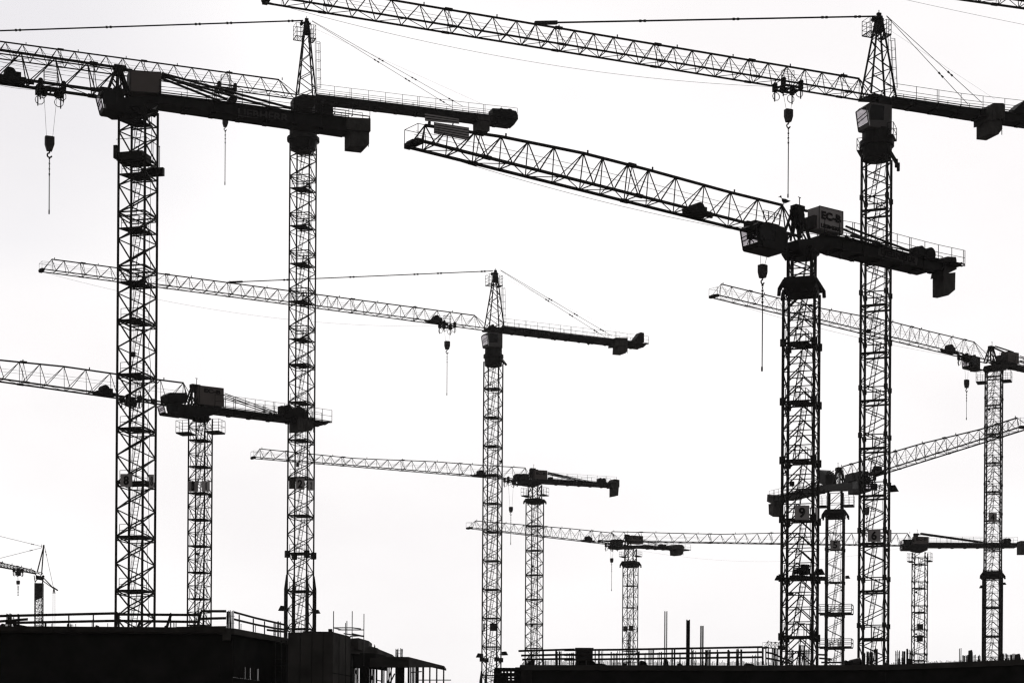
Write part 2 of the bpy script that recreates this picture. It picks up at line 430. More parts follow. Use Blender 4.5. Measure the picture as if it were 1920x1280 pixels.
        if line_end:
            _, ze = s.L(hook[0], line_end, 0); l = MB(); z0 = cz - R0
            n = 7; 
            for k in range(n): 
                za = z0 - k * .22; l.bar(p(th, 0, za), p(th, 0, za - .17), .045 if k % 2 else .07)
            l.bar(p(th - .03, 0, z0 - n * .22 + .1), p(th - .03, 0, ze), .024); l.bar(p(th + .03, .02, z0 - n * .22 + .1), p(th + .03, .02, ze), .02)
            l.bar(p(th, 0, ze + .1), p(th, 0, ze - .25), .06)
            l.build('load_chain', CABLE, s.root)
    # ---- counter-jib --------------------------------------------------
    def counter_jib(s, top, bot, w=1.5, rail_top=1.05, posts=1.9, m=None, rail_t=None, flange=True, off=0.0):
        n_, f_ = off + w / 2, off - w / 2
        b = MB(); tz = s.pr(b, top, bot, n_, f_)
        nt = len(top); T = tz[:nt]; B = tz[nt:]
        if flange:
            for i in range(nt - 1):
                for o_ in (n_ + .05, f_ - .05):
                    b.bar(s.p(T[i][0], o_, T[i][1]), s.p(T[i + 1][0], o_, T[i + 1][1]), .07)
            for i in range(len(B) - 1):
                for o_ in (n_ + .04, f_ - .04): b.bar(s.p(B[i][0], o_, B[i][1]), s.p(B[i + 1][0], o_, B[i + 1][1]), .06)
            L_ = abs(T[-1][0] - T[0][0]); k = int(L_ / 2.4)
            for i in range(1, k):
                t = T[0][0] + (T[-1][0] - T[0][0]) * i / k; z = s.interp(T, t)
                b.bar(s.p(t, n_ + .03, z), s.p(t, n_ + .03, s.interp(B, t)), .05)
                b.box(t - .2, t + .2, -w * .4, w * .4, s.interp(B, t) - .18, s.interp(B, t) + .05)
        o = b.build('counter_jib', m or STEEL, s.root); s.cj = o; s.cj_T = T; s.cj_w = w
        s.rails(T, rail_top, posts, n_ + .35, f_ - .35, o, rail_t)
        return o
    def interp(s, T, t):
        T = sorted(T)
        for i in range(len(T) - 1):
            if t <= T[i + 1][0] or i == len(T) - 2:
                return T[i][1] + (T[i + 1][1] - T[i][1]) * (t - T[i][0]) / max(1e-6, (T[i + 1][0] - T[i][0]))
    def rails(s, T, h, step, on, of, parent, rng=None):
        t0, t1 = (T[0][0], T[-1][0]) if rng is None else rng
        n = max(2, int(abs(t1 - t0) / step))
        for o_ in (on, of):
            pts = []; b = MB()
            for i in range(n + 1):
                t = t0 + (t1 - t0) * i / n; z = s.interp(T, t); pts.append((t, z))
                b.bar(s.p(t, o_, z - .1), s.p(t, o_, z + h), .024)
                b.bar(s.p(t, o_, z), s.p(t, (on if o_ == on else of) * .7, z), .04)
                if i % 4 == 2: b.bar(s.p(t + .2, o_, z - .1), s.p(t + .2, o_, z + h), .024)
            for k in (.5, 1.0): b.poly([s.p(t, o_, z + h * k) for t, z in pts], .02)
            b.poly([s.p(t, o_, z + .08) for t, z in pts], .045)
            b.build('guard_railing', STEEL, parent)
    def block(s, name, polys, w, m, off=0.0, parent=None, ribs=0, shrink=True):
        b = MB(); low = None
        for (top, bot, ww) in polys:
            tz = s.pr(b, top, bot, off + ww / 2, off - ww / 2, True, shrink)
            nt = len(top); A = len(b.v) - 2 * len(tz)
            if low is not None:      # hangs from the body above
                for k in range(nt):
                    for q in (A + k, A + len(tz) + k): b.v[q].z = max(b.v[q].z, low + .25)
            low = min(z for _, z in tz)
            if ribs:
                t0, t1 = tz[0][0], tz[len(top) - 1][0]; zt = tz[0][1]; zb = min(z for _, z in tz)
                for i in range(ribs + 1):
                    t = t0 + (t1 - t0) * (.04 + .92 * i / ribs)
                    b.bar(s.p(t, off + ww / 2 + .01, zt - .05), s.p(t, off + ww / 2 + .01, zb + .1), .035)
        return b.build(name, m, parent or s.root)
    def winch(s, px0, px1, py_top, py_bot, w=1.3, m=None):
        t0, z0 = s.L(px0, py_bot, w / 2); t1, z1 = s.L(px1, py_top, w / 2)
        lo, hi = min(t0, t1), max(t0, t1); zb = s.interp(s.cj_T, (lo + hi) / 2); h = max(.5, z1 - zb); b = MB(); L_ = hi - lo
        b.box(lo, hi, -w / 2, w / 2, zb, zb + h * .25)
        b.drum(s.p(lo + L_ * .3, w * .42, zb + h * .55), s.p(lo + L_ * .3, -w * .42, zb + h * .55), h * .45)
        b.box(lo + L_ * .55, hi - L_ * .05, -w * .35, w * .35, zb + h * .2, zb + h * .85); b.drum(s.p(hi - L_ * .3, w * .3, zb + h * .7), s.p(hi - L_ * .3, -w * .3, zb + h * .7), h * .3)
        b.build('hoist_winch', m or STEEL, s.root)
    def bars(s, name, pairs, r, knots=(), m=None, offs=(.45, -.45), r_k=None, parent=None):
        b = MB()
        for i, (a_, c_) in enumerate(pairs):
            for o_ in offs:
                A = s.lp(*a_); B = s.lp(*c_); A = Vector((A.x, s.sg * o_ * (.6 if len(offs) > 1 else 1), A.z)); B = Vector((B.x, s.sg * o_, B.z)); b.bar(A, B, r, None, 6)
                d = (B - A).normalized()
                for k in knots:
                    c = A.lerp(B, k); q = r_k or r * 2.1
                    b.bar(c - d * .34, c - d * .05, q, q * .6, 6); b.bar(c + d * .05, c + d * .34, q * .6, q, 6)
        return b.build(name, m or CABLE, parent or s.root)
    def cab(s, ft, fb, bk, ztop, zbot, near, far, m=None, open_side=.97, win=True):
        """ft/fb: t of the front's top and bottom, bk: t of the back"""
        p = s.p; tm = (ft + bk) / 2; yn = s.base.y + s.d.y * tm + s.n.y * near; yf = s.base.y + s.d.y * tm + s.n.y * far
        zbot = CAMZ + (zbot - CAMZ) * (yf / yn)          # the lower silhouette is the far bottom edge
        zm = zbot + (ztop - zbot) * .82; tr = ft + (bk - ft) * .16; sgn = 1 if ft > bk else -1
        b = MB()
        def slab(pts, o0, o1): b.prism([p(t, o0, z) for t, z in pts], [p(t, o1, z) for t, z in pts])
        def plate(t0, z0, t1, z1, th=.06):      # full-width plate between two profile points
            b.prism([p(t0, near - .061, z0), p(t1, near - .061, z1), p(t1, far, z1), p(t0, far, z0)],
                    [p(t0 - th * .7 * sgn, near - .061, z0 - th), p(t1 - th * .7 * sgn, near - .061, z1 - th), p(t1 - th * .7 * sgn, far, z1 - th), p(t0 - th * .7 * sgn, far, z0 - th)])
        f = open_side
        slab([(bk, ztop), (bk + (tr - bk) * f, ztop), (bk + (ft - bk) * f, zm), (bk + (fb - bk) * f, zbot), (bk, zbot)], near, near - .06)
        prof = [(bk, ztop), (tr, ztop), (ft, zm), (fb, zbot), (bk, zbot)]
        for (q, r_) in ((near - .07, .05), (far + .05, .05)): b.poly([p(t, q, z) for t, z in prof], r_, 4, True)
        plate(bk, ztop + .03, tr, ztop + .03); plate(tr, ztop + .02, ft, zm + .03); plate(bk, zbot + .05, fb, zbot + .05, .13)
        plate(bk, zbot, bk, ztop)
        a0 = .2; plate(fb, zbot, fb + (ft - fb) * a0, zbot + (zm - zbot) * a0)
        for q in (.46, .64): b.bar(p(fb + (ft - fb) * q, near - .05, zbot + (zm - zbot) * (q + .1)), p(fb + (ft - fb) * q, far, zbot + (zm - zbot) * (q - .06)), .035)
        # seat and console inside
        b.box(*sorted((bk + (ft - bk) * .35, bk + (ft - bk) * .6)), *sorted((s.sg * (near - .5), s.sg * (near - 1.0))), zbot, zbot + 1.15)
        c = b.build('operator_cab', m or CABSH, s.root)
        g = MB(); q0, q1 = .21, .98
        z_0, z_1 = zbot + (zm - zbot) * q0, zbot + (zm - zbot) * q1; t_0, t_1 = fb + (ft - fb) * q0, fb + (ft - fb) * q1
        A = [p(t_0, near - .07, z_0), p(t_0, far + .06, z_0), p(t_1, far + .06, z_1), p(t_1, near - .07, z_1)]
        g.prism(A, [v + Vector((-.012 * sgn, 0, 0)) for v in A]); g.build('windscreen', GLASS, c)
        if win:
            wz0, wz1 = zbot + (ztop - zbot) * .30, zbot + (ztop - zbot) * .93
            w = MB(); A = [(bk + (ft - bk) * f, z) for f, z in ((.30, wz1), (.82, wz1 - .02), (.88, (wz0 + wz1) / 2), (.84, wz0 - .12), (.32, wz0 + .04))]
            w.prism([p(t, near + .012, z) for t, z in A], [p(t, near - .03, z) for t, z in A]); w.build('side_window', TINT, c)
        return c
    def sign(s, px0, px1, ytl, ybl, slope, near, thick, words, m=None, lm=None, dark_left=True):
        """machinery box behind a board facing the viewer: picture x range, left y top/bottom, slope of its edges"""
        w = px1 - px0
        b = MB(); tz = s.pr(b, [(px0, ytl), (px1, ytl + slope * w)], [(px1, ybl + slope * w), (px0, ybl)], near, near - thick, False)
        o = b.build('sign_board', m or PANEL, s.root)
        fr = MB(); q = [s.p(t, near + .01, z) for t, z in tz]; fr.poly(q, .03, 4, True); fr.build('board_frame', STEEL2, o)
        for (txt, fx0, fx1, fy0, fy1, bold) in words:
            cx = px0 + w * (fx0 + fx1) / 2; cy = ytl + slope * w * (fx0 + fx1) / 2 + (ybl - ytl) * (fy0 + fy1) / 2
            c = s.lp(cx, cy, near + .03); l = s.lp(px0 + w * fx0, cy, near); r = s.lp(px0 + w * fx1, cy, near)
            ww = abs(l.x - r.x); hh = abs(s.L(cx, ytl, near)[1] - s.L(cx, ybl, near)[1]) * (fy1 - fy0)
            text_obj(txt, c, (s.right, 0, 0), (0, 0, 1), ww, hh, (0, s.sg, 0), o, lm or LETTER, bold)
        return o
    def beam_text(s, txt, px0, y0, px1, y1, h_px, near, m=None, plate=True, bold=.03, ital=0.0):
        A = s.lp(px0, y0, near); B = s.lp(px1, y1, near); c = (A + B) / 2
        c.y = s.sg * (near + .05); ex = (B - A); w = ex.length; ex.normalize(); hh = h_px * (s.base.y + 0) / F
        ez = Vector((0, 0, 1)) + Vector((ital * s.right, 0, 0))
        if plate:
            b = MB(); nn = Vector((0, s.sg, 0)); q = [c - ex * w * .56 - ez * hh * .72, c + ex * w * .56 - ez * hh * .72, c + ex * w * .56 + ez * hh * .72, c - ex * w * .56 + ez * hh * .72]
            b.prism([v - nn * .02 for v in q], [v - nn * .045 for v in q]); b.build('name_plate', STEEL2, s.root)
        text_obj(txt, c, ex, ez, w, hh, (0, s.sg, 0), s.cj, m or LETTERP, bold)
    def platform_cage(s, px0, px1, py_top, py_bot, wo=1.1):
        """service platforms hung on both sides of the mast head"""
        a = s.ma; z0 = s.zpx(py_bot); h = s.zpx(py_top) - z0; lo = s.face_pt(px0, py_bot, 'ln')[0]
        W = abs(px1 - px0) * s.base.y / F
        q = W / (2 * (math.cos(s.th) + math.sin(s.th)))
        # two side decks left and right (mast local x), full depth
        for sg in (-1, 1):
            b = MB(); x0, x1 = sorted((sg * a * 1.0, sg * max(q * 1.35, a + .75)))
            b.hexa([s.m2l(*c) for c in [(x0, -a * .9, z0 - .08), (x1, -a * .9, z0 - .08), (x1, a * .9, z0 - .08), (x0, a * .9, z0 - .08), (x0, -a * .9, z0 + .08), (x1, -a * .9, z0 + .08), (x1, a * .9, z0 + .08), (x0, a * .9, z0 + .08)]])
            xo = x1 if sg > 0 else x0; xi = x0 if sg > 0 else x1
            path = [(xi, -a * .9), (xo, -a * .9), (xo, 0), (xo, a * .9), (xi, a * .9)]
            for x, y in path + [((xi + xo) / 2, -a * .9), ((xi + xo) / 2, a * .9)]: b.bar(s.m2l(x, y, z0), s.m2l(x, y, z0 + h), .022)
            for k in (.5, 1.0): b.poly([s.m2l(x, y, z0 + h * k) for x, y in path], .02)
            b.build('service_platform', STEEL, s.root)
    def collar(s, py_top, py_bot, k=1.25, hook=True):
        """climbing collar round the mast"""
        a = s.ma * k; z0, z1 = s.zpx(py_bot), s.zpx(py_top); b = MB(); h = z1 - z0
        r0 = [s.m2l(x * a * .82, y * a * .82, z0) for x, y in ((-1, -1), (1, -1), (1, 1), (-1, 1))]
        r1 = [s.m2l(x * a, y * a, z0 + h * .55) for x, y in ((-1, -1), (1, -1), (1, 1), (-1, 1))]
        r2 = [s.m2l(x * a * .9, y * a * .9, z1) for x, y in ((-1, -1), (1, -1), (1, 1), (-1, 1))]
        b.hexa(r0 + r1); b.hexa(r1 + r2)
        if hook:
            for sg in (1, -1):
                for y in (-.6, .6):
                    b.bar(s.m2l(sg * a * .9, y * a, z1 - h * .1), s.m2l(sg * a * 1.22, y * a, z0 + h * .35), .17); b.bar(s.m2l(sg * a * 1.22, y * a, z0 + h * .4), s.m2l(sg * a * 1.25, y * a, z0 - h * .05), .12)
        b.build('climbing_collar', STEEL, s.root)
    def slew(s, py_top, py_bot, r=1.25, taper=.8):
        z0, z1 = s.zpx(py_bot), s.zpx(py_top); b = MB()
        b.bar((0, 0, z0), (0, 0, z0 + (z1 - z0) * .45), r * taper, r, 20); b.bar((0, 0, z0 + (z1 - z0) * .45), (0, 0, z0 + (z1 - z0) * .62), r * 1.12, None, 20); b.bar((0, 0, z0 + (z1 - z0) * .62), (0, 0, z1), r * .95, None, 20)
        b.build('slewing_ring', STEEL, s.root)
    def floodlight(s, px, py, face, w=.7, dirx=1):
        c, nl = s.face_pt(px, py, face); b = MB(); ex = Vector((dirx, 0, 0)) * 1.0
        # wedge-shaped lamp housing on a bracket; opens away from the mast
        wd = s.m2l(1, 0, 0); wd = wd * dirx; up = Vector((0, 0, 1)); sd = s.m2l(0, 1, 0) * w * .35
        A = [c - wd * w * .5 + up * w * .42, c - wd * w * .5 - up * w * .3, c + wd * w * .7 - up * w * .25, c + wd * w * .3 + up * w * .5]
        b.prism([v + sd for v in A], [v - sd for v in A]); b.bar(c - wd * w * .5, c - wd * w * 1.1 - up * .1, .05)
        b.build('floodlight', STEEL, s.root)
    def tower_head(s, zt, t=0.3, half_o=.55):
        H = s.Hz; b = MB(); p = s.p
        for o_ in (half_o, -half_o):
            b.bar(p(t + 1.0, o_, H), p(t + .15, o_ * .4, zt), .1); b.bar(p(t - .9, o_, H), p(t - .1, o_ * .4, zt), .12)
            b.bar(p(t + .5, o_, H), p(t - .5, o_ * .7, H + (zt - H) * .55), .06); b.bar(p(t - .5, o_, H), p(t + .5, o_ * .7, H + (zt - H) * .5), .06)
            b.bar(p(t + .1, o_, H), p(t + .05, o_ * .5, zt), .08)
        b.box(t - .6, t + .4, -.32, .32, zt - .3, zt + .06); b.box(t - .35, t + .3, -.38, .38, zt - .75, zt - .25); b.bar(p(t + .5, 0, zt - .2), p(t - 1.2, 0, zt - .15), .1)
        b.bar(p(t - .3, 0, zt), p(t - .3, 0, zt + .75), .03); b.bar(p(t - .45, 0, zt + .75), p(t - .15, 0, zt + .78), .025)
        b.build('tower_head', STEEL, s.root)
    def apex(s, bl, br, top, w0=1.5, cage=True):
        """A-frame tower top: picture base left, base right, apex"""
        p = s.p; t0, z0 = s.L(*bl); t1, _ = s.L(*br); tt, zt = s.L(*top); lo, hi = min(t0, t1), max(t0, t1); b = MB()
        c4 = [(lo, w0 / 2), (lo, -w0 / 2), (hi, w0 / 2), (hi, -w0 / 2)]
        def at(i, f): t, o_ = c4[i]; return p(t + (tt + (.16 if t == hi else -.16) - t) * f, o_ + (o_ / abs(o_) * .14 - o_) * f, z0 + (zt - z0) * f)
        for i in range(4): b.bar(at(i, 0), at(i, .97), .085)
        for (i, j) in ((0, 2), (1, 3), (0, 1), (2, 3)):
            n = 7
            for k in range(n):
                f0, f1 = k / n * .8, (k + 1) / n * .8
                b.bar(at(i if k % 2 else j, f0), at(j if k % 2 else i, f1), .045)
        b.hexa([at(0, .8), at(2, .8), at(3, .8), at(1, .8), at(0, .99), at(2, .99), at(3, .99), at(1, .99)])
        b.box(tt - .5, tt + .75, -.12, .12, zt - .62, zt - .42); b.drum(p(tt + .62, .16, zt - .66), p(tt + .62, -.16, zt - .66), .2)
        b.bar(p(tt, 0, zt - .4), p(tt, 0, zt + .35), .035); b.bar(p(tt - .2, 0, zt), p(tt + .2, 0, zt), .05); b.box(tt - .2, tt + .2, -.15, .15, zt - .5, zt + .06)
        o = b.build('tower_top', STEEL, s.root)
        if cage:
            c = MB(); zc = z0 + (zt - z0) * .74; h = (zt - z0) * .17
            for sg in (1, -1):
                x0, x1 = tt + sg * .4, tt + sg * (1.45 if sg > 0 else .95)
                lo_, hi_ = min(x0, x1), max(x0, x1)
                for k in range(6): c.bar(p(lo_ + (hi_ - lo_) * k / 5, .7, zc), p(lo_ + (hi_ - lo_) * k / 5, -.7, zc), .025)
                c.poly([p(lo_, .7, zc), p(hi_, .7, zc), p(hi_, -.7, zc), p(lo_, -.7, zc)], .05, 4, True)
                for t in (lo_, (lo_ + hi_) / 2, hi_):
                    for o_ in (.7, -.7): c.bar(p(t, o_, zc), p(t, o_, zc + h), .028)
                for k in (.35, .68, 1): c.poly([p(lo_, .7, zc + h * k), p(hi_, .7, zc + h * k), p(hi_, -.7, zc + h * k), p(lo_, -.7, zc + h * k)], .02, 4, True)
            c.build('apex_platform', STEEL, o)
            # caged ladder on the rear leg
            l = MB(); A, B = at(0, .1) + Vector((-.28, 0, 0)), at(0, .78) + Vector((-.75, 0, 0)); A.y = B.y = 0
            if lo == t1 or True:
                for y in (-.22, .22): l.bar(A + Vector((0, y, 0)), B + Vector((0, y, 0)), .025)
                for k in range(6):
                    c0 = A.lerp(B, (k + .5) / 6); l.poly([c0 + Vector((0, -.22, 0)), c0 + Vector((-.45, -.3, 0)), c0 + Vector((-.6, 0, 0)), c0 + Vector((-.45, .3, 0)), c0 + Vector((0, .22, 0))], .02)
                for y, x in ((-.3, -.45), (0, -.6), (.3, -.45)): l.bar(A.lerp(B, .08) + Vector((x, y, 0)), A.lerp(B, .92) + Vector((x, y, 0)), .016)
            l.build('ladder', STEEL, o)
    def drive(s, px0, px1, py_top, w=1.4, m=None):
        """jib-root machinery: cabinets and motor sitting on the jib's bottom chords"""
        t0, zt = s.L(px0, py_top, w / 2); t1, _ = s.L(px1, py_top, w / 2); lo, hi = min(t0, t1), max(t0, t1); H = s.Hz; b = MB(); d = hi - lo
        b.box(lo, lo + d * .45, -w / 2, w / 2, H + .05, zt); b.box(lo + d * .48, hi - d * .1, -w * .45, w * .45, H + .05, zt - (zt - H) * .1)
        b.drum(s.p(hi - d * .16, w * .35, H + (zt - H) * .45), s.p(hi - d * .16, -w * .35, H + (zt - H) * .45), (zt - H) * .4)
        b.bar(s.p(lo + d * .5, 0, zt - .1), s.p(hi, 0, H + .4), .12)
        b.build('jib_drive', m or STEEL, s.root)

EC = 'EC-B'; LB = 'LIEBHERR'
exec_order = []

# ================================================================== crane 8 (front left, flat top)
c = Crane('large flat-top tower crane at the left whose mast sign reads 8', 259.5, 240, 53.4, 26, 186, (0, 150))
c.mast(206, 605, 100.6, 'Z', leg=.125, dg=.058, drop=.3, ndrop=4)
c.jib([(0, 94), (222, 127)], [40, 104, 164, 222], None, root_t=.8, skew=.2, rt=.105, rb=.12, rd=.045, extra=8, joints=4)
c.sag_rope(c.L(95, 165)[0], .3, t0=c.L(-40, 150)[0])
c.trolley((95, 163), (93, 257, 283), 396, motor_px=(18, 150))
c.counter_jib([(297, 177), (424, 192), (545, 209), (652, 222)], [(652, 258), (545, 242), (400, 221), (275, 203)], 1.7, rail_top=1.15, posts=2.2)
c.rails([c.L(560, 205, .85), c.L(692, 222, .85)], 1.1, 1.5, 1.1, -1.1, c.cj)
c.block('counterweight', [([(640, 218), (692, 222)], [(692, 262), (640, 257)], 2.2), ([(648, 255), (690, 257)], [(690, 282), (684, 288), (648, 284)], 1.7)], 2, CONCW, ribs=5)
c.winch(590, 626, 196, 218)
c.block('beam_winch', [([(424, 183), (429, 179), (444, 182)], [(444, 197), (424, 195)], 1.2)], 1, STEEL)
c.sign(245, 302, 132, 171, .075, 1.0, 1.6, [], m=PANELD)
c.block('switch_cabinet', [([(239, 130), (244, 131)], [(244, 170), (239, 169)], 1.5)], 1, STEEL)
c.bars('tie_bar', [((302, 144), (424, 190)), ((302, 140), (545, 207))], .11, (), STEEL, (.5, -.5))
c.tower_head(c.L(222, 127)[1] + .1, c.L(222, 127)[0])
tb, _ = c.L(235, 200, 1.9); zt = c.L(205, 172, 1.5)[1]
c.cab(c.L(186, 172, 1.7)[0], c.L(194, 215, 1.7)[0], c.L(232, 200, 1.7)[0], c.L(190, 166, 1.7)[1], c.L(190, 216, 1.7)[1], 1.7, -.1, m=STEEL, open_side=.84)
c.block('turntable', [([(200, 184), (297, 180)], [(297, 210), (270, 226), (216, 226), (204, 219)], 1.7)], 2, STEEL, shrink=False)
c.drive(184, 236, 160)
c.block('slewing_motor', [([(276, 202), (290, 206), (297, 210)], [(297, 216), (276, 222)], 1.6)], 1, STEEL)
# climbing frame part-way down the mast
b = MB(); z0, z1 = c.zpx(308), c.zpx(293)
b.hexa([c.m2l(x * 1.38, y * 1.38, z) for z in (z0, z0 + (z1 - z0)) for x, y in ((-1, -1), (.75, -1), (.75, .3), (-1, .3))])
for x, y in ((-1.42, -1.42),): b.hexa([c.m2l(x + dx, y + dy, z) for z in (c.zpx(305), c.zpx(281)) for dx, dy in ((-.12, -.2), (.2, -.2), (.2, .2), (-.12, .2))])
b.hexa([c.m2l(x, y, z) for z in (c.zpx(323), c.zpx(308)) for x, y in ((-.3, 1.2), (1.75, 1.2), (1.75, 1.55), (-.3, 1.55))])
for y in (-1.3, 0, 1.3): b.bar(c.m2l(1.38, y, z0), c.m2l(1.38, y, z1 + 1.2), .03)
b.poly([c.m2l(x, y, z1 + 1.1) for x, y in ((-1.38, -1.38), (1.38, -1.38), (1.38, 1.38))], .025)
b.build('climbing_frame', STEEL, c.root)
c.number_sign(226, 248, 888, 912, 'ln', '8', bold=.03); c.number_sign(279.5, 288, 889, 914, 'nr', '8')
c.beam_text(LB, 446, 211, 541, 222, 15, .85, m=LETTERP, plate=False)

# ================================================================== crane 2 (hammerhead behind crane 8's counter-jib)
c = Crane('hammerhead tower crane with a lattice apex and a mast sign reading 2', 568.5, 290, 38.2, 20, 184, (57, 113.5))
c.mast(268, 545, 70.4, 'Z', leg=.11, dg=.05, drop=.33, ndrop=6, wide_y=1092)
nodes = [10, 42, 75, 107, 140, 166, 199, 230, 264, 295, 326, 360, 392, 424, 455, 489, 523]
c.jib([(0, 78), (525, 150)], nodes, None, root_t=.9, skew=.48, rt=.08, rb=.07, extra=14)
c.trolley((423, 165), (422.5, 223, 238), 343, motor_px=None)
c.sag_rope(c.tro_t, 1.0, t0=c.L(-60, 100)[0])
c.slew(246, 281, 1.75, .85)
c.block('turntable', [([(550, 184), (568, 176), (592, 180)], [(588, 250), (552, 246)], 1.5)], 2, STEEL, shrink=False)
c.apex((557, 182), (590, 181), (575, 36))
pe = c.L(-112, 62)
b = MB(); A = c.p(c.L(568, 39)[0], 0, c.L(568, 39)[1]); Bq = c.p(pe[0], 0, c.ztop(pe[0]) + .05)
for o_ in (.09, -.09): b.bar(A + Vector((0, o_, 0)), Bq + Vector((0, o_, 0)), .055, None, 6)
dd = (Bq - A).normalized()
for px in (545, 430, 371, 204, 34):
    q = c.p(c.L(px, 45)[0], 0, 0); f = (q.x - A.x) / (Bq.x - A.x); m_ = A.lerp(Bq, f)
    for k in (-.32, .14): b.bar(m_ + dd * k, m_ + dd * (k + .2), .15, None, 6)
b.build('jib_pendant', CABLE, c.root)
c.counter_jib([(593, 178), (720, 193), (860, 210), (968, 222)], [(960, 242), (795, 220), (720, 211), (593, 196)], 1.5, rail_top=1.15, posts=2.1, m=STEEL)
c.block('counterweight', [([(888, 214), (917, 218)], [(917, 253), (912, 257), (888, 253)], 1.6)], 1.6, CONCW, ribs=4)
c.winch(930, 968, 205, 226)
c.block('winch_housing', [([(917, 202), (947, 204), (966, 208), (970, 216)], [(970, 232), (962, 242), (917, 236)], 1.5)], 1, STEEL)
c.bars('rear_pendant', [((584, 41), (866, 201)), ((584, 42), (848, 204))], .026, (.45, .67, .92), CABLE, (.3,), .1)
c.bars('anchor_rope', [((590, 54), (910, 198))], .008, (), ROPE, (0,))
c.block('cab_body', [([(551, 192), (594, 195)], [(594, 214), (551, 214)], 2.4)], 2, STEEL)
c.number_sign(555, 571, 896, 917, 'ln', '2'); c.number_sign(578, 588, 900, 919, 'nr', '2')
c.number_sign(542, 552, 897, 916, 'ln', None, m=STEEL2)
c.floodlight(531, 1141, 'ln', .8, -1); c.floodlight(594, 1147, 'nr', .6, 1)
z = c.zpx(1040)
for x, y in c.cor.values(): b = MB(); q = c.m2l(x, y, z); b.box(q.x - .28, q.x + .28, q.y - .28, q.y + .28, z - .4, z + .4); b.build('mast_clamp', STEEL, c.root)

# ================================================================== crane 6 (tall hammerhead at the right)
c = Crane('tallest hammerhead tower crane at the right with a mast sign reading 6', 1643.5, 330, 47.2, 9.5, 187, (880, 61.5))
c.mast(296, 552, 88.7, 'P', leg=.125, dg=.05, clamps=.2, bars=True, plat=False)
nodes = [600, 644, 690, 734, 787, 832, 878, 924, 968, 1004, 1040.5, 1077, 1113, 1150, 1187.5, 1226, 1262.5, 1297.5, 1332.5, 1367.5, 1402.5, 1440, 1475, 1509, 1541, 1575, 1611]
nodes = [520, 560] + nodes
c.jib([(560, -2), (880, 25), (1480, 125.6), (1612, 148)] if False else [(500, -39), (880, 25), (1480, 125.6), (1612, 148)], nodes, (503, 5), root_t=.9, skew=.45, rt=.085, rb=.08, rd=.038)
c.trolley((1477, 163), (1478.5, 206, 229), 366, motor_px=None)
c.sag_rope(c.tro_t, 1.5)
c.slew(246, 300, 1.5, .92)
c.block('turntable', [([(1624, 181), (1640, 174), (1645, 176), (1672, 183)], [(1672, 196), (1626, 194)], 1.5), ([(1648, 186), (1672, 188)], [(1668, 254), (1645, 252)], 1.4)], 2, STEEL, shrink=False)
c.apex((1623, 181), (1670, 184), (1648, 26), 1.9)
c.cab(c.L(1625, 205, 1.35)[0], c.L(1630, 245, 1.35)[0], c.L(1672, 215, 1.35)[0], c.L(1640, 193, 1.35)[1], c.L(1640, 249, 1.35)[1], 1.35, -.6)
A = c.p(c.L(1641, 31)[0], 0, c.L(1641, 31)[1]); tq = c.L(1003, 46)[0]; Bq = c.p(tq, 0, c.ztop(tq) + .1); b = MB()
for o_ in (.09, -.09): b.bar(A + Vector((0, o_, 0)), Bq + Vector((0, o_, 0)), .05, None, 6)
dd = (Bq - A).normalized()
for px in (1608, 1546, 1380, 1205):
    q = c.L(px, 38)[0]; f = (q - A.x) / (Bq.x - A.x); m_ = A.lerp(Bq, f)
    for k in (-.32, .14): b.bar(m_ + dd * k, m_ + dd * (k + .2), .13, None, 6)
b.bar(Bq, Bq - dd * 2.2, .17)
b.build('jib_pendant', CABLE, c.root)
c.counter_jib([(1672, 182), (1810, 202), (1920, 214), (1960, 219)], [(1960, 246), (1826, 227), (1672, 202)], 1.5, rail_top=1.2, posts=2.3)
c.block('counterweight', [([(1827, 200), (1845, 190), (1878, 193), (1882, 197)], [(1882, 238), (1827, 240)], 2.4), ([(1832, 236), (1878, 236)], [(1878, 257), (1864, 266), (1832, 262)], 1.9)], 2, CONCW, ribs=4)
c.block('winch_housing', [([(1885, 203), (1908, 187), (1950, 190)], [(1950, 226), (1885, 220)], 1.6)], 1, STEEL)
c.bars('rear_pendant', [((1659, 33), (1812, 198)), ((1659, 32), (1838, 195))], .03, (.66,), CABLE, (.3,), .11)
c.bars('anchor_rope', [((1664, 54), (1865, 186))], .008, (), ROPE, (0,))
for (x0, x1, y0, y1) in ((1613, 1621, 262, 285), (1671, 1678, 239, 262)):
    b = MB(); q = 1 if x0 > 1650 else -1; zb, zt_ = c.zpx(y1), c.zpx(y0); xo = q * 1.75; xi = q * 1.2
    b.hexa([c.m2l(x, y, z) for z in (zb - .06, zb + .06) for x, y in ((xi, -1), (xo, -1), (xo, 1), (xi, 1))])
    for x, y in ((xi, -1), (xo, -1), (xo, 1), (xi, 1)): b.bar(c.m2l(x, y, zb), c.m2l(x, y, zt_), .03)
    for k in (.5, 1): b.poly([c.m2l(x, y, zb + (zt_ - zb) * k) for x, y in ((xi, -1), (xo, -1), (xo, 1), (xi, 1))], .025)
    b.build('service_platform', STEEL, c.root)
zt_ = c.zpx(285)
for y in (-.6, .6): b = MB(); b.bar(c.m2l(1.2, y, zt_), c.m2l(2.0, y, zt_ - 1.4), .2); b.bar(c.m2l(2.0, y, zt_ - 1.1), c.m2l(2.0, y, zt_ - 1.9), .13); b.build('climbing_arm', STEEL, c.root)
c.number_sign(1627, 1651, 992, 1015, 'ln', '6'); c.number_sign(1667, 1671, 993, 1016, 'nr', None)
c.floodlight(1674, 917, 'nr', .8, 1)
c.number_sign(1632, 1645, 906, 919, 'ln', None, m=STEEL)

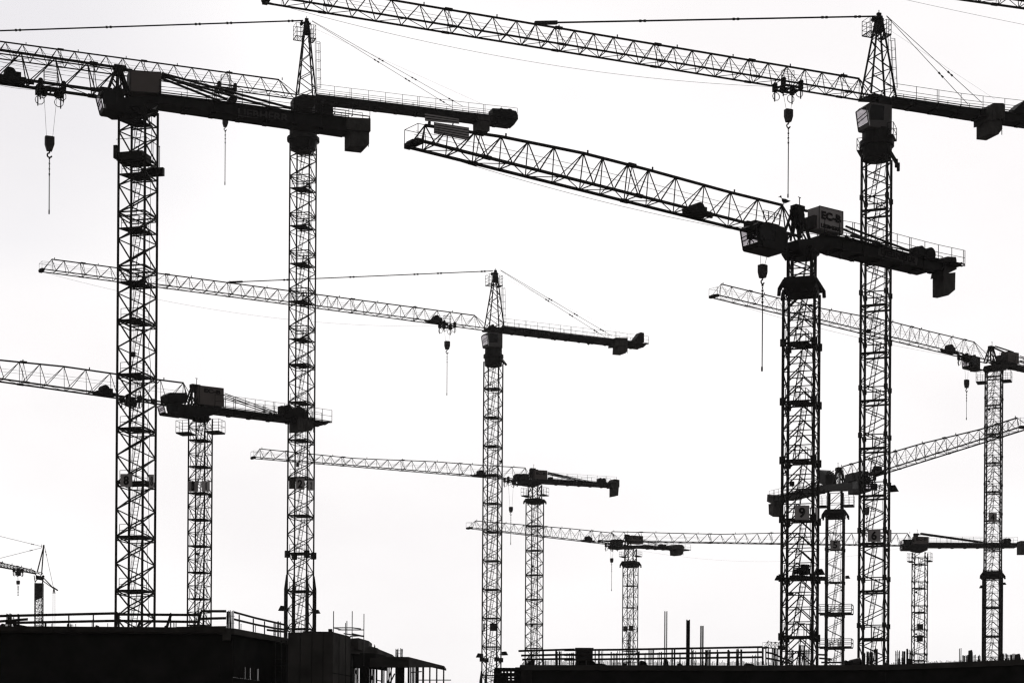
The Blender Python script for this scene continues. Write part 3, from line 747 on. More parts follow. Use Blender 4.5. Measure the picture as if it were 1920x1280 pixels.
# ================================================================== crane 9 (flat top, nearest)
c = Crane('nearest flat-top tower crane, pale EC-B board on top and mast sign reading 9', 1502, 700, 58, 9.5, 452, (781, 271))
c.mast(548, 647, 109.5, 'K', leg=.115, dg=.05, clamps=.24, plat=True)
inner_a = c.ma
# slimmer inner mast above the climbing collar
b = MB(); a = .92; zi0, zi1 = c.zpx(548), c.zpx(468)
for x, y in ((-a, -a), (a, -a), (a, a), (-a, a)): b.bar(c.m2l(x, y, zi0), c.m2l(x, y, zi1), .11)
hh = (zi1 - zi0) / 2
for i in range(2):
    for (k, q) in (((-a, -a), (a, -a)), ((a, -a), (a, a)), ((-a, a), (a, a)), ((-a, -a), (-a, a))):
        z = zi0 + i * hh; b.bar(c.m2l(*k, z + hh * .5), c.m2l(*q, z + hh), .05); b.bar(c.m2l(*k, z + hh * .5), c.m2l(*q, z), .05); b.bar(c.m2l(*k, z + hh), c.m2l(*q, z + hh), .045)
for y in (.1, .5): b.bar(c.m2l(-.1, y, zi0), c.m2l(.45, y, zi1), .03)
b.build('inner_mast', STEEL, c.root)
nodes = [797, 840, 890, 940, 990, 1039, 1094, 1130, 1177, 1216, 1267, 1320, 1370, 1421, 1467]
c.jib([(796, 235), (940, 256.5), (1092, 287), (1217, 319), (1370, 361), (1480, 388)], nodes, (778, 270), root_t=.9, skew=.17, rt=.1, rb=.105, rd=.042, joints=6)
c.trolley((1436, 436), (1430, 497, 521), 690, motor_px=(1306, 397, .8), basket=False)
c.sag_rope(c.tro_t, .55)
c.slew(470, 484, 1.25, .95)
c.block('turntable', [([(1462, 440), (1590, 445)], [(1536, 472), (1529, 478), (1476, 490), (1466, 478)], 2.0)], 2, STEEL)
c.block('cab_floor', [([(1448, 462), (1476, 470)], [(1470, 488), (1427, 477), (1418, 470)], 1.9)], 2, STEEL)
c.cab(c.L(1418, 432, 1.6)[0], c.L(1424, 467, 1.6)[0], c.L(1470, 460, 1.6)[0], c.L(1425, 415, 1.6)[1], c.L(1425, 470, 1.6)[1], 1.6, -.2, m=STEEL, open_side=.84)
c.block('cab_equipment', [([(1440, 425), (1476, 437)], [(1472, 482), (1434, 472)], 1.7)], 2, STEEL)
c.drive(1412, 1462, 409)
c.tower_head(c.L(1490, 386)[1], c.L(1494, 386)[0])
c.block('head_casing', [([(1480, 384), (1498, 383)], [(1509, 412), (1506, 430), (1484, 408)], .9)], 1, STEEL)
c.block('switch_cabinet', [([(1509, 398), (1525, 402)], [(1525, 440), (1509, 436)], 1.5)], 1, STEEL2)
c.sign(1536, 1580.5, 386, 428, .245, 1.0, 1.25, [(EC, .1, .92, .19, .55, .04), (LB, .08, .92, .75, .93, .03)])
c.counter_jib([(1540, 440), (1590, 447), (1745, 487), (1803, 499)], [(1803, 508), (1750, 522), (1530, 472)], 1.7, rail_top=1.25, posts=1.6)
b = MB(); b.bar(c.lp(1543, 476, .6), c.lp(1601, 490, .6), .05)
for x, y in ((1551, 476), (1576, 482), (1596, 487)): b.box(*sorted((c.lp(x, y, .6).x - .12, c.lp(x, y, .6).x + .12)), c.lp(x, y, .6).y - .1, c.lp(x, y, .6).y + .1, c.lp(x, y + 3, .6).z, c.lp(x, y - 6, .6).z)
b.build('cable_tray', STEEL, c.cj)
c.block('counterweight', [([(1755, 486), (1762, 477), (1790, 481), (1792, 488)], [(1792, 516), (1746, 524)], 1.3), ([(1750, 512), (1790, 510)], [(1789, 553), (1766, 561), (1750, 558)], 1.2)], 2, CONCW)
c.winch(1722, 1760, 466, 488)
c.bars('tie_bar', [((1581, 426), (1700, 474)), ((1590, 443), (1640, 458))], .1, (), STEEL, (.5, -.5))
c.beam_text(LB, 1651, 472, 1716, 489, 11, .85, m=LETTER, plate=True, ital=.25)
c.collar(525, 555, 1.09)
c.number_sign(1490.5, 1517.5, 947, 974, 'ln', '9', bold=.03); c.number_sign(1529, 1532.5, 952, 974, 'nr', None)
c.floodlight(1461, 1084, 'ln', .5, -1); c.floodlight(1537, 1073, 'nr', .6, 1)
b = MB(); z = c.zpx(1083)   # climbing gear on one landing
b.box(-.7, .75, -.4, .4, z, z + .18); b.drum((-.5, -.4, z + .55), (-.5, .4, z + .55), .3); b.bar((.3, -.3, z + .5), (.3, .3, z + .5), .22, None, 10); b.box(-.8, -.4, -.3, .3, z + .85, z + 1.1); b.bar((-.2, 0, z), (.1, 0, z + .9), .06); b.bar((-.5, 0, z + .8), (.6, 0, z + .75), .05)
b.build('climbing_winch', STEEL, c.root)
# slatted wind panel fixed along the jib near its tip, in two staggered tiers
b = MB()
for tier in ([(796, 212), (860, 222), (861, 232.5), (797, 227)], [(813.5, 229), (879.5, 239.5), (879.5, 264), (813.5, 250.5)]):
    b.hexa([c.lp(x, y, o_) for o_ in (.2, .12) for x, y in tier])
for x, y in ((805, 222), (850, 228), (826, 240), (870, 246)): q = c.lp(x, y, .15); b.bar(q, Vector((q.x, 0, c.ztop(q.x))), .04)
wp = b.build('wind_panel', STEEL, c.root); b = MB()
for k in range(3): b.hexa([c.lp(x, y, o_) for o_ in (.26, .2) for x, y in ((796.5, 213 + 5 * k), (860.5, 223 + 3.6 * k), (860.5, 225.4 + 3.6 * k), (796.5, 216 + 5 * k))])
for k in range(5): b.hexa([c.lp(x, y, o_) for o_ in (.26, .2) for x, y in ((814, 230.5 + 4.2 * k), (879, 240.5 + 4.8 * k), (879, 243.7 + 4.8 * k), (814, 233.4 + 4.2 * k))])
b.build('panel_slats', PANEL, wp)
b = MB()
for x, y in ((1432, 411), (1441, 413), (1452, 416), (1462, 419)): b.bar(c.lp(x, y, .6), c.lp(x, y - 17, .6), .03)
for d in (8, 17): b.poly([c.lp(x, y - d, .6) for x, y in ((1432, 411), (1441, 413), (1452, 416), (1462, 419))], .025)
b.build('service_railing', STEEL, c.root)
crane9 = c

# ================================================================== middle hammerhead
c = Crane('slim hammerhead tower crane in the centre with a blank board low on its mast', 925, 700, 28.5, 17, 619.5, (80, 507))
c.mast(680, 837, 53.6, 'Z', leg=.115, dg=.05, wide_y=1268)
nodes = [97, 120, 150, 179, 207, 238, 274, 310, 330, 354, 379, 401, 426, 451, 475, 496, 521, 544, 568, 594, 614, 632, 657, 680, 704, 726, 750, 774, 796, 820, 844, 865, 890]
c.jib([(97, 486), (892, 591.5)], nodes, (80, 507), root_t=.9, skew=.25, rt=.085, rb=.075, rd=.036)
c.trolley((838.5, 607), (838.5, 640, 655), 738, motor_px=(817, 602, 1.1))
c.sag_rope(c.tro_t, 2.3)
c.slew(653, 686, 1.45, .95)
c.block('turntable', [([(911, 617), (921, 611), (925, 607), (928, 612), (942, 615)], [(942, 625), (913, 624)], 1.5), ([(926, 618), (942, 619)], [(940, 660), (924, 658)], 1.4)], 2, STEEL, shrink=False)
c.apex((912.5, 617), (941, 618), (929, 507), 1.8)
c.cab(c.L(913, 630, 1.4)[0], c.L(916, 650, 1.4)[0], c.L(942, 634, 1.4)[0], c.L(920, 622.5, 1.4)[1], c.L(920, 653, 1.4)[1], 1.4, -.6)
A = c.p(c.L(924, 508)[0], 0, c.L(924, 508)[1]); tq = c.L(431, 531)[0]; Bq = c.p(tq, 0, c.ztop(tq) + .1); b = MB()
for o_ in (.09, -.09): b.bar(A + Vector((0, o_, 0)), Bq + Vector((0, o_, 0)), .055, None, 6)
dd = (Bq - A).normalized()
for px in (906, 824, 780, 660, 536):
    q = c.L(px, 515)[0]; f = (q - A.x) / (Bq.x - A.x); m_ = A.lerp(Bq, f)
    for k in (-.4, .14): b.bar(m_ + dd * k, m_ + dd * (k + .26), .14, None, 6)
b.bar(Bq, Bq - dd * 2, .15); b.build('jib_pendant', CABLE, c.root)
c.counter_jib([(941, 612), (1135, 635), (1214, 645)], [(1214, 648), (1205, 656), (1142, 648), (941, 625)], 1.6, rail_top=1.25, posts=2.1)
for x, y in ((1040, 633), (1103, 641)):
    b = MB(); b.prism([c.lp(x - 6, y, .3), c.lp(x, y + 6, .3), c.lp(x + 8, y + 1, .3)], [c.lp(x - 6, y, -.3), c.lp(x, y + 6, -.3), c.lp(x + 8, y + 1, -.3)]); b.build('rope_guide', STEEL, c.cj)
c.block('counterweight', [([(1144, 631), (1176, 633)], [(1176, 653), (1141, 653)], 2.2), ([(1150, 648), (1176, 650)], [(1176, 663), (1170, 667), (1149, 665)], 1.8)], 2, CONCW, ribs=4)
c.block('winch_housing', [([(1184, 634), (1198, 622), (1207, 624)], [(1207, 646), (1184, 644)], 1.4)], 1, STEEL)
c.bars('rear_pendant', [((937, 508), (1132, 632)), ((937, 507), (1145, 630))], .034, (.44, .67, .91), CABLE, (.3,), .14)
c.bars('anchor_rope', [((938, 518), (1170, 626))], .009, (), ROPE, (0,))
c.beam_text(LB, 980, 620, 1028, 626, 7, .8, m=LETTER, plate=True)
c.number_sign(918.5, 933, 1168, 1182, 'ln', None, m=STEEL); c.number_sign(906, 909, 1168, 1182, 'ln', None, m=STEEL)
c.floodlight(900, 1229, 'ln', .9, -1); c.floodlight(946, 1225, 'nr', .8, 1)
z = c.zpx(1236)
for x, y in c.cor.values(): b = MB(); q = c.m2l(x, y, z); b.box(q.x - .28, q.x + .28, q.y - .28, q.y + .28, z - .35, z + .35); b.build('mast_clamp', STEEL, c.root)
for y in (-.6, .6): b = MB(); b.bar(c.m2l(1.2, y, c.zpx(672)), c.m2l(2.0, y, c.zpx(684)), .2); b.build('climbing_arm', STEEL, c.root)

# ================================================================== crane 1
c = Crane('flat-top tower crane with dark EC-B board whose mast sign reads 1', 375.5, 870, 33, 24.5, 766, (0, 712.5), W=1.9)
c.mast(783, 1024, 49.4, 'X', leg=.085, dg=.04)
c.jib([(0, 675), (120, 687), (217, 701), (292, 711), (355, 719)], [36, 75, 120, 161, 207, 253, 301, 344], None, root_t=.8, skew=.16, rt=.085, rb=.085, rd=.032, extra=12, wb=1.4)
c.trolley((245, 752), (246, 758, 762), None, motor_px=(195, 745, .95), basket=False, sc=.7, wb=1.4)
c.tops = c.tops
c.counter_jib([(400, 764), (417, 765), (525, 779), (619, 792)], [(619, 795), (609, 801), (537, 793), (400, 777)], 1.4, rail_top=1.35, posts=1.25)
c.block('counterweight', [([(543, 778), (588, 783)], [(586, 806), (583, 812), (543, 812)], 1.8)], 2, CONCW, ribs=6)
c.winch(527, 578, 763, 782, 1.2)
c.block('winch_housing', [([(528, 770), (536, 765), (566, 766), (578, 773)], [(578, 790), (528, 786)], 1.3)], 1, STEEL)
c.bars('tie_bar', [((419, 738), (525, 777)), ((419, 745), (515, 775))], .05, (), STEEL, (.45, -.45))
c.sign(374, 419, 722.5, 757, .12, .8, 1.2, [(EC, .2, .88, .12, .34, .03)], m=PANELD)
c.tower_head(c.L(366, 722)[1], c.L(364, 722)[0], .45)
c.block('turntable', [([(330, 757), (417, 764)], [(400, 783), (368, 788), (330, 782), (316, 778)], 1.7)], 2, STEEL)
c.cab(c.L(307, 760, 1.3)[0], c.L(311, 778, 1.3)[0], c.L(345, 770, 1.3)[0], c.L(320, 757, 1.3)[1], c.L(320, 779, 1.3)[1], 1.3, -.1, m=STEEL, open_side=.84)
c.block('jib_drive_cover', [([(300, 738), (308, 734), (351, 736)], [(351, 760), (302, 757)], 1.5)], 1, STEEL)
c.platform_cage(334, 419, 789, 812)
c.number_sign(353, 371, 902, 921, 'ln', '1', fs=.9); c.number_sign(379, 393, 901, 921, 'nr', '1')
c.slew(780, 790, 1.0)

# ================================================================== crane G
c = Crane('flat-top tower crane right of the centre mast with counterweight against empty sky', 1002.5, 1000, 24.6, 26, 901.5, (472, 857.5))
c.mast(940, 986, 45.8, 'Z', leg=.11, dg=.05)
b = MB(); a = .95; zi0, zi1 = c.zpx(942), c.zpx(908)
for x, y in ((-a, -a), (a, -a), (a, a), (-a, a)): b.bar(c.m2l(x, y, zi0), c.m2l(x, y, zi1), .1)
for i in range(2):
    for (k, q) in (((-a, -a), (a, -a)), ((a, -a), (a, a)), ((-a, a), (a, a)), ((-a, -a), (-a, a))):
        h = (zi1 - zi0) / 2; z = zi0 + i * h; b.bar(c.m2l(*k, z), c.m2l(*q, z + h), .055); b.bar(c.m2l(*q, z), c.m2l(*k, z + h), .055)
b.build('inner_mast', STEEL, c.root)
nodes = [487, 507, 534, 557, 580, 604, 620, 640, 660, 684, 705, 727, 751, 772, 797, 816, 837, 859, 882, 906, 932, 960, 985]
c.jib([(487, 841), (665, 859), (815, 865), (907, 872), (990, 877)], nodes, (476, 858), root_t=.9, skew=.25, rt=.08, rb=.075, rd=.036)
c.trolley((958, 899), (958, 950, 960), 1018, motor_px=(900, 893, 1.1), basket=False)
c.counter_jib([(1026, 898), (1154, 906)], [(1154, 915), (1015, 907)], 1.5, rail_top=1.2, posts=2.0)
c.block('counterweight', [([(1138, 903), (1146, 897), (1161, 899)], [(1161, 916), (1138, 916)], 2.0), ([(1143, 914), (1160, 914)], [(1158, 931), (1143, 932)], 1.6)], 2, CONCW)
c.winch(1123, 1138, 896, 906)
c.bars('tie_bar', [((1026, 885), (1110, 904)), ((1026, 888), (1092, 903))], .075, (), STEEL, (.45, -.45))
c.sign(1002, 1026, 880.5, 897, .06, .8, 1.3, [(EC, .15, .88, .2, .52, .03)], m=PANELD)
c.tower_head(c.L(997, 878)[1], c.L(998, 878)[0], .5)
c.block('head_casing', [([(992, 878), (1002, 879)], [(1002, 898), (993, 897)], .9)], 1, STEEL)
c.block('turntable', [([(976, 898), (1027, 899)], [(1016, 910), (1004, 914), (980, 911)], 2.0)], 2, STEEL)
c.cab(c.L(966, 898, 1.5)[0], c.L(968, 910, 1.5)[0], c.L(987, 905, 1.5)[0], c.L(976, 897, 1.5)[1], c.L(976, 909, 1.5)[1], 1.5, -.2, m=STEEL, open_side=.84)
c.drive(967, 992, 886)
c.block('beam_cabinet', [([(1027, 893), (1037, 894)], [(1037, 902), (1027, 901)], 1.0)], 1, STEEL)
c.platform_cage(980, 1027, 915, 929); c.collar(935, 944, 1.22)
c.beam_text(LB, 1077, 906, 1118, 909.5, 4.5, .75, m=LETTER, plate=True)

# ================================================================== crane H
c = Crane('distant flat-top tower crane with bulky counterweight over the roof railing', 1182, 1100, 21.7, 23, 1024, (877, 989))
c.mast(1062, 1098, 40.8, 'X', leg=.1, dg=.05)
b = MB(); a = .95; zi0, zi1 = c.zpx(1062), c.zpx(1028)
for x, y in ((-a, -a), (a, -a), (a, a), (-a, a)): b.bar(c.m2l(x, y, zi0), c.m2l(x, y, zi1), .1)
for i in range(2):
    for (k, q) in (((-a, -a), (a, -a)), ((a, -a), (a, a)), ((-a, a), (a, a)), ((-a, -a), (-a, a))):
        h = (zi1 - zi0) / 2; z = zi0 + i * h; b.bar(c.m2l(*k, z), c.m2l(*q, z + h), .055); b.bar(c.m2l(*q, z), c.m2l(*k, z + h), .055)
b.build('inner_mast', STEEL, c.root)
nodes = [891, 909, 928, 946, 964, 982, 1002, 1022, 1034, 1051, 1069, 1087, 1107, 1127, 1147]
c.jib([(891, 976), (1070, 990.5), (1172, 1001)], nodes, (881, 990), root_t=.9, skew=.42, rt=.085, rb=.075, rd=.036)
c.trolley((1147, 1020), (1147, 1046, 1054), 1105, motor_px=(1102, 1013, 1.1), basket=False)
c.counter_jib([(1205, 1021), (1252, 1026), (1293, 1031)], [(1291, 1034), (1250, 1031), (1194, 1028)], 1.4, rail_top=1.2, posts=1.8)
c.block('counterweight', [([(1246, 1024), (1254, 1019), (1276, 1020), (1283, 1025)], [(1283, 1031), (1246, 1030)], 2.4), ([(1256, 1028), (1281, 1029)], [(1281, 1040), (1272, 1043), (1257, 1041)], 2.0)], 2, CONCW, ribs=6)
c.winch(1240, 1252, 1020, 1026)
c.bars('tie_bar', [((1205, 1011), (1250, 1024)), ((1205, 1014), (1242, 1024))], .04, (), STEEL, (.45, -.45))
c.sign(1184, 1205.5, 1003, 1018, .07, .8, 1.3, [(EC, .15, .88, .15, .45, .03)], m=PANELD)
c.tower_head(c.L(1174, 1002)[1], c.L(1175, 1002)[0], .5)
c.block('turntable', [([(1157, 1021), (1206, 1021)], [(1194, 1028), (1186, 1031), (1160, 1029)], 2.0)], 2, STEEL)
c.cab(c.L(1149, 1018, 1.5)[0], c.L(1151, 1029, 1.5)[0], c.L(1168, 1024, 1.5)[0], c.L(1158, 1018, 1.5)[1], c.L(1158, 1029, 1.5)[1], 1.5, -.2, m=STEEL, open_side=.84)
c.drive(1151, 1168, 1009)
b = MB(); b.bar(c.lp(1126, 1012.5, .8), c.lp(1152, 1014, .8), .12); b.bar(c.lp(1128, 1016, .8), c.lp(1150, 1018, .8), .06); b.build('cab_walkway', STEEL, c.root)
c.platform_cage(1163, 1200, 1034, 1043); c.collar(1052, 1063, 1.3)
c.number_sign(1168.5, 1175, 1173, 1183, 'ln', None, m=STEEL2); c.number_sign(1179, 1187, 1172, 1182, 'ln', None, m=STEEL2)
b = MB()
for x in (-.3, 0, .3): b.bar((x, -.2, 0), (x, -.2, c.zpx(1183)), .06)
for k in range(24): b.bar((-.3, -.2, k * 1.2), (.3, -.2, k * 1.2 + 1.2), .05)
b.build('lift_shaft', STEEL2, c.root)

# ================================================================== crane I
c = Crane('flat-top tower crane with long level jib pointing left behind mast 9', 1724.5, 1090, 24, 12, 1023, (1206, 1015))
c.mast(1036, 1090, 45, 'P', leg=.12, dg=.05, clamps=.17, plat=False, bars=True)
nodes = [1147, 1170, 1196, 1226, 1254, 1281, 1305, 1327, 1351, 1375, 1397, 1420, 1442, 1465, 1487, 1509, 1531, 1553, 1575, 1597, 1618, 1639, 1660, 1681, 1702]
c.jib([(1147, 996), (1225, 998), (1350, 1001), (1465, 998.5), (1706, 999.5)], nodes, (1126, 1012.5), root_t=.9, skew=.32, rt=.08, rb=.08, rd=.036)
c.trolley((1697, 1022), (1697, 1026, 1029), None, motor_px=None, basket=False, sc=.6)
c.sag_rope(c.tro_t, 3.2, r=.009)
c.counter_jib([(1741, 1017.5), (1907, 1018.5)], [(1907, 1027), (1741, 1027)], 1.5, rail_top=1.2, posts=2.0)
c.block('counterweight', [([(1907, 1013), (1932, 1014)], [(1932, 1040), (1907, 1040)], 2.2)], 2, CONCW)
c.winch(1882, 1896, 1008, 1018)
c.bars('tie_bar', [((1726, 999), (1844, 1016)), ((1726, 1001), (1836, 1016))], .09, (), STEEL, (.45, -.45))
c.sign(1714, 1741, 1005, 1019, .04, .8, 1.3, [(EC, .15, .88, .12, .5, .03)], m=PANELD)
c.tower_head(c.L(1716, 1000)[1], c.L(1717, 1000)[0], .5)
c.block('turntable', [([(1700, 1019), (1741, 1019)], [(1739, 1033), (1728, 1037), (1713, 1035), (1700, 1031)], 2.0)], 2, STEEL)
c.cab(c.L(1691, 1012, 1.5)[0], c.L(1693, 1032, 1.5)[0], c.L(1711, 1024, 1.5)[0], c.L(1700, 1011, 1.5)[1], c.L(1700, 1032, 1.5)[1], 1.5, -.2, m=STEEL, open_side=.84)
c.platform_cage(1705, 1743, 1037, 1052)
c.beam_text(LB, 1813, 1022, 1853, 1022.5, 4, .75, m=LETTER, plate=True)
c.number_sign(1719.5, 1731, 1169, 1180, 'ln', None, m=STEEL); c.number_sign(1719, 1730.5, 1190, 1202, 'ln', None, m=STEEL)

# ================================================================== crane 4
c = Crane('flat-top tower crane at the right edge whose mast sign reads 4', 1863.5, 750, 28.5, 7, 681, (1340, 555.5))
c.mast(690, 747, 53.8, 'K', leg=.115, dg=.042, clamps=.16, plat=False, bars=True, wide_y=1078, wide_k=1.15)
nodes = [1352, 1372, 1402, 1430, 1457, 1478, 1498, 1518, 1537, 1556, 1577, 1596, 1615, 1634, 1652, 1671, 1690, 1707, 1725, 1742, 1761, 1784, 1806, 1827]
c.jib([(1352, 532.5), (1537, 577.5), (1670, 602.5), (1742, 621), (1860, 649)], nodes, (1340, 554), root_t=.9, skew=.3, rt=.075, rb=.08, rd=.03)
c.trolley((1812, 669), (1812.5, 712, 727), 784, motor_px=(1780, 655, 1.2), basket=False)
c.sag_rope(c.tro_t, .8)
c.counter_jib([(1870, 676), (1925, 688), (1990, 702)], [(1990, 714), (1920, 698), (1878, 690)], 1.7, rail_top=1.2, posts=2.0)
c.block('counterweight', [([(1985, 694), (2015, 700)], [(2015, 740), (1985, 740)], 2.0)], 2, CONCW)
c.bars('tie_bar', [((1910, 668), (1985, 694)), ((1910, 676), (1970, 694))], .09, (), STEEL, (.45, -.45))
c.sign(1889, 1910, 658.5, 679, .16, .9, 1.3, [], m=PANELD)
c.block('switch_cabinet', [([(1871, 661), (1884, 663)], [(1886, 682), (1871, 680)], 1.5)], 1, STEEL2)
c.tower_head(c.L(1856, 649)[1], c.L(1858, 649)[0], .6)
c.block('turntable', [([(1846, 678), (1915, 684)], [(1884, 694), (1876, 699), (1848, 699), (1842, 694)], 2.0)], 2, STEEL)
c.cab(c.L(1819, 672, 1.6)[0], c.L(1821, 691, 1.6)[0], c.L(1838, 682, 1.6)[0], c.L(1822, 666, 1.6)[1], c.L(1822, 691, 1.6)[1], 1.6, -.1, m=STEEL, open_side=.84)
c.drive(1808, 1838, 663)
c.block('cab_floor', [([(1822, 690), (1846, 694)], [(1840, 699), (1818, 694)], 1.8)], 1, STEEL)
b = MB(); b.bar(c.lp(1900, 660, .5), c.lp(1866, 649, .5), .1); b.bar(c.lp(1860, 650, -.4), c.lp(1884, 661, -.4), .12); b.build('head_strut', STEEL, c.root)
c.platform_cage(1838, 1890, 698, 716); c.collar(1071, 1084, 1.18)
c.number_sign(1853.5, 1869, 961, 977, 'ln', '4', m=PANEL); c.floodlight(1841, 1100, 'ln', .6, -1); c.floodlight(1883, 1094, 'nr', .5, 1)

# ================================================================== crane 5 (jib points right)
c = Crane('flat-top tower crane with jib rising to the right and mast sign reading 5', 1566, 1000, 31, 5, 913, (1910, 805))
c.mast(966, 1030, 62, 'P', leg=.13, dg=.045, clamps=.2, plat=True)
b = MB(); a = .98; zi0, zi1 = c.zpx(966), c.zpx(922)
for x, y in ((-a, -a), (a, -a), (a, a), (-a, a)): b.bar(c.m2l(x, y, zi0), c.m2l(x, y, zi1), .16)
for i in range(2):
    for (k, q) in (((-a, -a), (a, -a)), ((a, -a), (a, a)), ((-a, a), (a, a)), ((-a, -a), (-a, a))):
        h = (zi1 - zi0) / 2; z = zi0 + i * h; b.bar(c.m2l(*k, z), c.m2l(*q, z + h), .05); b.bar(c.m2l(*k, z + h), c.m2l(*q, z + h), .045)
b.build('inner_mast', STEEL, c.root)
nodes = [1580, 1599, 1616, 1633, 1650, 1666, 1681, 1698, 1719, 1732, 1754, 1774, 1795, 1816, 1836, 1855, 1872, 1890, 1907]
c.jib([(1574, 876), (1678, 846), (1729, 831), (1841, 804), (1907, 783)], nodes, (1922, 801), root_t=.9, skew=.45, rt=.085, rb=.085, rd=.034)
c.trolley((1625, 897), (1625.5, 951, 965), 1003, motor_px=(1645, 890, 1.1), basket=False)
c.counter_jib([(1545, 910), (1525, 914), (1481, 924), (1446, 932)], [(1446, 945), (1480, 941), (1545, 925)], 1.6, rail_top=1.0, posts=1.6)
c.block('counterweight', [([(1468, 926), (1463, 923), (1442, 925)], [(1440, 947), (1469, 947)], 2.0), ([(1467, 944), (1442, 944)], [(1444, 969), (1464, 970)], 1.6)], 2, CONCW)
c.bars('tie_bar', [((1560, 882), (1500, 922)), ((1560, 886), (1510, 920))], .08, (), STEEL, (.45, -.45))
c.block('switch_cabinet', [([(1566, 883), (1550, 880), (1537, 880)], [(1536, 912), (1566, 912)], 1.6)], 1, STEEL)
c.tower_head(c.L(1572, 877)[1], c.L(1573, 877)[0], .6)
c.block('turntable', [([(1622, 896), (1538, 909)], [(1538, 924), (1560, 926), (1598, 922), (1622, 918)], 2.0)], 2, STEEL)
c.drive(1584, 1616, 890)
c.cab(c.L(1618, 905, 1.4)[0], c.L(1614, 922, 1.4)[0], c.L(1590, 915, 1.4)[0], c.L(1605, 901, 1.4)[1], c.L(1605, 922, 1.4)[1], 1.4, -.2, m=STEEL, open_side=.84)
c.platform_cage(1537, 1592, 930, 949); c.collar(956, 972, 1.22)
c.number_sign(1557, 1575, 1012, 1030, 'ln', '5')
c.floodlight(1542, 1085, 'ln', .8, -1); c.floodlight(1589, 1082, 'nr', .6, 1)
for (y0, y1, m_) in ((1134, 1150, 1.0), (1198, 1213, 1.0)):   # two wide working platforms low on the mast
    b = MB(); z0, z1 = c.zpx(y1), c.zpx(y0); X0, X1, Y0, Y1 = -2.3, 2.6, -1.7, 1.5
    b.hexa([c.m2l(x, y, z) for z in (z0 - .12, z0 + .08) for x, y in ((X0, Y0), (X1, Y0), (X1, -1.0), (X0, -1.0))]); b.hexa([c.m2l(x, y, z) for z in (z0 - .12, z0 + .08) for x, y in ((X0, 1.0), (X1, 1.0), (X1, Y1), (X0, Y1))])
    for x in (X0, -.8, .8, X1):
        for y in (Y0, Y1): b.bar(c.m2l(x, y, z0), c.m2l(x, y, z1), .045)
    for k in (.5, 1): b.poly([c.m2l(x, y, z0 + (z1 - z0) * k) for x, y in ((X0, Y0), (X1, Y0), (X1, Y1), (X0, Y1))], .045, 4, True)
    b.build('working_platform', STEEL, c.root)

# ================================================================== crane reaching in at the top right corner
c = Crane('tower crane outside the frame whose jib tip crosses the top right corner', 2290, 300, 46, 15, 62, (1870, 2))
c.mast(90, 400, 88, 'Z', leg=.12, plat=False)
nodes = list(range(1600, 2260, 38))
c.jib([(1580, -106), (2270, -6)], nodes, (1560, -42), root_t=.9, skew=.4, rt=.085, rb=.1, rd=.04)
b = MB(); pts = []
for k in range(17):
    x = 1690 + (2150 - 1690) * k / 16; f = k / 16
    pts.append(c.lp(x, -2 + .225 * (x - 1690) - .00006 * (x - 1690) ** 2, 0))
b.poly(pts, .012); b.build('trolley_rope', ROPE, c.jib_o)
c.block('turntable', [([(2260, 60), (2320, 68)], [(2316, 100), (2262, 96)], 2.2)], 2, STEEL)
c.counter_jib([(2320, 72), (2600, 110)], [(2600, 132), (2320, 95)], 1.5)
c.block('counterweight', [([(2540, 90), (2590, 96)], [(2590, 180), (2540, 172)], 2.0)], 2, CONCW)

# ================================================================== small crane at the far left
c = Crane('small self-erecting tower crane at the far left with solid upper mast panel', 73, 1130, 14.0, 8, 1076, (0, 1062), W=1.2, name='small_tower_crane')
c.root['group'] = ''
del c.root['group']
c.mast(1093, 1120, 13, 'X', leg=.06, dg=.03, plat=False)
nodes = [-40, -34, -28, -22, -16, -10, -4, 2, 8, 14, 20, 26, 32, 38, 44, 50, 56, 62]
c.jib([(-40, 1045), (0, 1054), (66, 1069)], nodes, None, root_t=.3, skew=.45, wb=.8, rt=.07, rb=.055, rd=.035, extra=20)
c.trolley((34, 1070), (34, 1088, 1095), 1101, basket=False, wb=.8, sc=.6)
b = MB(); z0, z1 = c.zpx(1127), c.zpx(1093); a = .62
b.hexa([c.m2l(x * a, y * a, z + (0 if z == z1 else dz)) for z in (z0, z1) for x, y, dz in ((-1, -1, 0), (1, -1, .6), (1, 1, 1.0), (-1, 1, .4))])
b.build('mast_panel', STEEL2, c.root)
b = MB(); ap = c.lp(82, 1024)
for o_ in (.35, -.35):
    b.bar(c.lp(70, 1071, o_), ap, .085); b.bar(c.lp(78, 1076, o_), ap, .085)
    b.bar(c.lp(70, 1071, o_), c.lp(78, 1073, o_), .05); b.bar(c.lp(64, 1078, o_), c.lp(66, 1092, o_), .06); b.bar(c.lp(80, 1080, o_), c.lp(80, 1093, o_), .09)
b.box(*sorted((c.L(69, 1080)[0], c.L(80, 1080)[0])), -.2, .2, c.L(73, 1086)[1], c.L(73, 1079)[1]); b.drum(c.lp(81, 1080, .2), c.lp(81, 1080, -.2), .22); b.bar(c.lp(64, 1074, .3), c.lp(80, 1088, .3), .06); b.bar(c.lp(80, 1074, -.3), c.lp(66, 1090, -.3), .06)
b.bar(c.lp(82, 1026), c.lp(82, 1021), .12); b.bar(c.lp(78, 1026), c.lp(78, 1020), .03); b.build('tower_top', STEEL, c.root)
b = MB()
for o_ in (.3, -.3): b.bar(c.lp(82, 1083, o_), c.lp(101, 1103, o_ * .4), .07); b.bar(c.lp(80, 1088, o_), c.lp(101, 1103, o_ * .4), .06)
b.bar(c.lp(99, 1100), c.lp(108, 1106), .1); b.build('counter_jib', STEEL, c.root)
c.bars('pendant_rope', [((79, 1024), (-60, 990)), ((79, 1026), (-80, 1066)), ((84, 1026), (100, 1100))], .03, (.14,), CABLE, (0,), .09)
